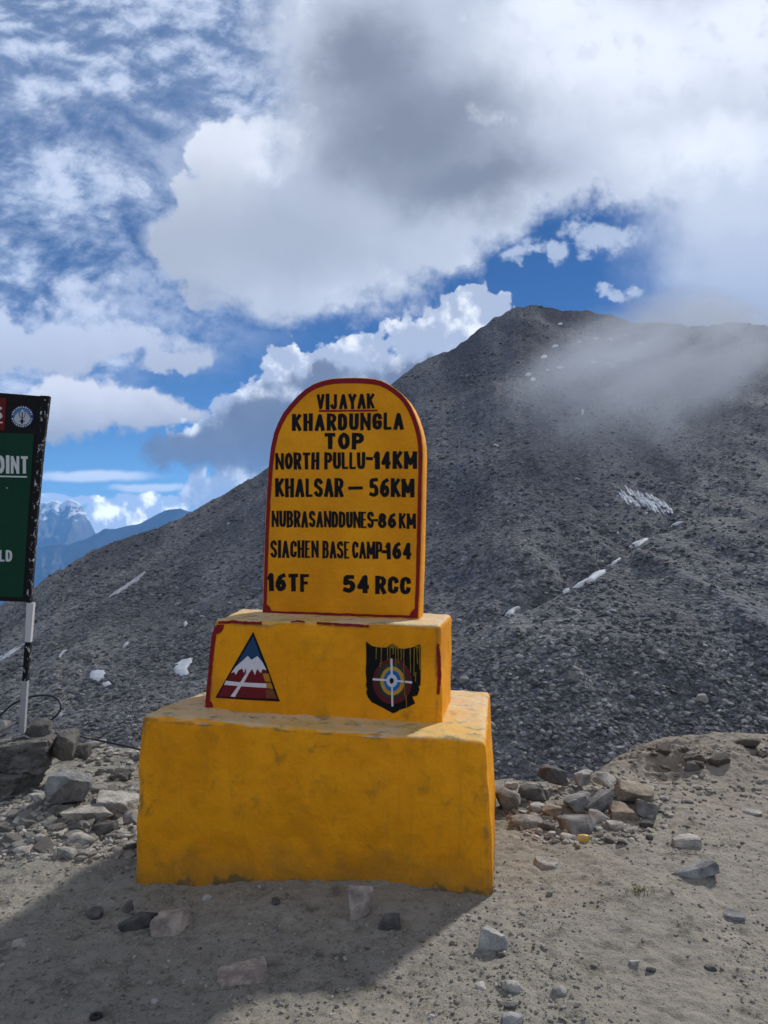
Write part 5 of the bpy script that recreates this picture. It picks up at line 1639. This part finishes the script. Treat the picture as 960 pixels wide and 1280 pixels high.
M_CABLE = mat_plain('cable_rubber', (0.012, 0.012, 0.013), 0.45, 0.2)
tube('cable', [at_depth(*q) for q in ((-40, 940, 4.9), (-10, 905, 4.95), (10, 882, 5.0), (32, 872, 5.0), (54, 868, 5.0), (71, 871, 4.98), (78, 882, 4.95), (73, 893, 4.92), (62, 902, 4.9), (50, 908, 4.86), (40, 912, 4.8))], 0.0065, M_CABLE,
     'black cable arching in a loop behind the sign post', 'cable', 'black cables')
tube('cable', [at_depth(*q) for q in ((84, 912, 5.0), (94, 919, 5.35), (108, 922, 5.5), (130, 927, 5.5), (150, 931, 5.45), (172, 936, 5.4), (220, 950, 5.2), (280, 975, 5.0))], 0.007, M_CABLE,
     'black cable trailing along the lip toward the monument', 'cable', 'black cables')


def washer():
    p = on_ground(120, 1272)
    v, f = [], []
    n, prof = 28, [(0.020, 0.0), (0.020, 0.006), (0.0165, 0.0095), (0.009, 0.0095), (0.007, 0.006), (0.007, 0.0)]
    k = len(prof)
    for i in range(n):
        a = 2 * math.pi * i / n
        for r_, z in prof:
            v.append(p + np.array([r_ * math.cos(a), r_ * math.sin(a), z]))
    for i in range(n):
        for j in range(k):
            f.append([i * k + j, ((i + 1) % n) * k + j, ((i + 1) % n) * k + (j + 1) % k, i * k + (j + 1) % k])
    o = mesh_obj('rubber_washer', v, f, mat_plain('dark_rubber', (0.03, 0.03, 0.032), 0.6), loc=tuple(p), sharp=30)
    tag(o, 'small dark ring lying on the dirt near the lower left corner', 'washer')


washer()


def tuft(px, py, n, h, label):
    p0 = on_ground(px, py)
    v, f = [], []
    g = np.random.default_rng(int(px))
    for k in range(n):
        a = g.uniform(0, 6.28)
        r_ = g.uniform(0, 0.06)
        b0 = np.array([p0[0] + r_ * math.cos(a), p0[1] + 0.7 * r_ * math.sin(a), 0])
        b0[2] = float(ground_z(b0[0], b0[1])) - 0.002
        a2 = g.uniform(0, 6.28)
        ln = h * g.uniform(0.5, 1.2)
        dr = np.array([math.cos(a2), math.sin(a2), 0.0])
        wv = np.array([-dr[1], dr[0], 0]) * 0.0011
        tip = b0 + dr * ln * 0.8 + ZZ * ln * 0.55
        md = b0 + dr * ln * 0.3 + ZZ * ln * 0.45
        o_ = len(v)
        v += [b0 - wv, b0 + wv, md + wv * .8, md - wv * .8, tip]
        f += [[o_, o_ + 1, o_ + 2, o_ + 3], [o_ + 3, o_ + 2, o_ + 4]]
    o = mesh_obj('dry_grass_tuft', v, f, mat_plain('dry_grass', (0.13, 0.125, 0.045), 0.8, 0.3), loc=tuple(p0))
    tag(o, label, 'plant')


tuft(800, 1114, 90, 0.035, 'sparse low dry weed growing in the open dirt')


# ------------------------------------------------------------------ air: drifting mist on the slope, and haze
def build_mist():
    lo, hi = on_slope(770, 560), on_slope(860, 412)
    up_ = (hi - lo) / np.linalg.norm(hi - lo)
    nn = np.cross(up_, [1.0, 0, 0])
    nn /= np.linalg.norm(nn)
    if nn[2] < 0:
        nn = -nn
    rt = np.cross(up_, nn)
    c = on_slope(842, 488) + nn * 9
    v, f = ICO[4]
    rad = np.array([37.0, 15.0, 105.0])          # across, off the slope, along it
    m = bpy.data.materials.new('mist')
    m.use_nodes = True
    t = NT(m.node_tree)
    t.n.clear()
    tc = t.new('ShaderNodeTexCoord').outputs['Object']
    q = t.vm('MULTIPLY', tc, tuple(1 / r for r in rad))
    wn = t.vm('SUBTRACT', t.noise(q, 1.3, 4, 0.6, col=True), (0.5, 0.5, 0.5))
    q2 = t.vm('ADD', q, t.vm('MULTIPLY', wn, (0.8, 0.5, 0.7)))
    # a veil that trails down and to the left
    tilt = t.new('ShaderNodeMapping', {'Vector': q2, 'Rotation': (0, R(-37), 0)})
    n = t.noise(t.new('ShaderNodeMapping', {'Vector': tilt.outputs[0], 'Scale': (2.4, 0.8, 0.9)}).outputs[0], 1.8, 6, 0.6)
    fall = t.ss(t.vm('LENGTH', t.vm('MULTIPLY', tilt.outputs[0], (1.45, 1.0, 0.85))), 1.0, 0.05)
    edge = t.ss(t.vm('LENGTH', q), 1.0, 0.7)
    d = t.m('MULTIPLY', t.m('MULTIPLY', t.ss(n, 0.30, 0.76), fall), edge)
    pv = t.new('ShaderNodeVolumePrincipled', {'Color': (0.95, 0.97, 1.0, 1), 'Density': t.m('MULTIPLY', d, 0.095), 'Anisotropy': 0.1})
    t.new('ShaderNodeOutputMaterial', {'Volume': pv.outputs[0]})
    o = mesh_obj('mist', v * rad, f, m)
    o.matrix_world = Matrix([[rt[0], nn[0], up_[0], c[0]], [rt[1], nn[1], up_[1], c[1]], [rt[2], nn[2], up_[2], c[2]], [0, 0, 0, 1]])
    tag(o, 'thin veil of mist drifting across the mountainside', 'mist', kind='stuff')
    return c


def build_shade_cloud(mist_c):
    """an out-of-view cloud added up-sun so that the mountain lies in shade"""
    g = np.random.default_rng(77)
    sun = np.array(SUN_DIR)
    e1 = np.cross(sun, [0, 0, 1.0])
    e1 /= np.linalg.norm(e1)
    e2 = np.cross(e1, sun)
    cen = sun * 1650.0
    # outline across the sun's beam: where the mountain lies, clear of the pass
    q = np.stack([MX[::6, ::6].ravel(), MY[::6, ::6].ravel(), MZ[::6, ::6].ravel()], -1)
    a, b_ = q @ e1, q @ e2
    V, Fc, o_ = [], [], 0
    v0, f0 = ICO[3]
    for k in range(380):
        i = g.integers(0, len(a))
        r_ = g.uniform(24, 42)
        x, y = a[i] + g.normal() * 16, b_[i] + g.normal() * 16
        if math.hypot(x, y) < r_ + 34:
            continue
        if math.hypot(x - mist_c @ e1 - 4, y - mist_c @ e2 - 8) < r_ + 22:      # gap shaped into it so sunlight reaches the mist
            continue
        c = cen + e1 * x + e2 * y + sun * g.uniform(-40, 40)
        n = 1 + 0.16 * fbm(v0[:, 0] * 2 + k, v0[:, 1] * 2, v0[:, 2] * 2, oct=4, seed=k % 31)
        V.append(c + v0 * n[:, None] * r_)
        Fc.append(f0 + o_)
        o_ += len(v0)
    m, t, b = material('shade_cloud_white')
    b.inputs['Base Color'].default_value = (0.85, 0.86, 0.88, 1)
    b.inputs['Roughness'].default_value = 1.0
    b.inputs['Specular IOR Level'].default_value = 0.0
    o = mesh_obj('cloud', np.vstack(V), np.vstack(Fc), m, loc=tuple(cen))  # added sun blocker, outside the camera's view
    tag(o, 'unseen white cloud added up-sun to shade the mountain', 'cloud', kind='structure')


def build_haze():
    m = bpy.data.materials.new('haze')
    m.use_nodes = True
    t = NT(m.node_tree)
    t.n.clear()
    pv = t.new('ShaderNodeVolumePrincipled', {'Color': (0.20, 0.50, 1.0, 1), 'Density': 7.5e-5, 'Anisotropy': 0.0})
    t.new('ShaderNodeOutputMaterial', {'Volume': pv.outputs[0]})
    x0, x1, y0, y1, z0, z1 = -9500, 9500, -4500, 12500, VALLEY - 90, 720
    v = [(x, y, z) for z in (z0, z1) for y in (y0, y1) for x in (x0, x1)]
    f = [(0, 2, 3, 1), (4, 5, 7, 6), (0, 1, 5, 4), (2, 6, 7, 3), (0, 4, 6, 2), (1, 3, 7, 5)]
    o = mesh_obj('haze', v, f, m, smooth=False)
    tag(o, 'thin blue air between the pass and the far ranges', 'haze', kind='stuff')


build_shade_cloud(build_mist())
build_haze()
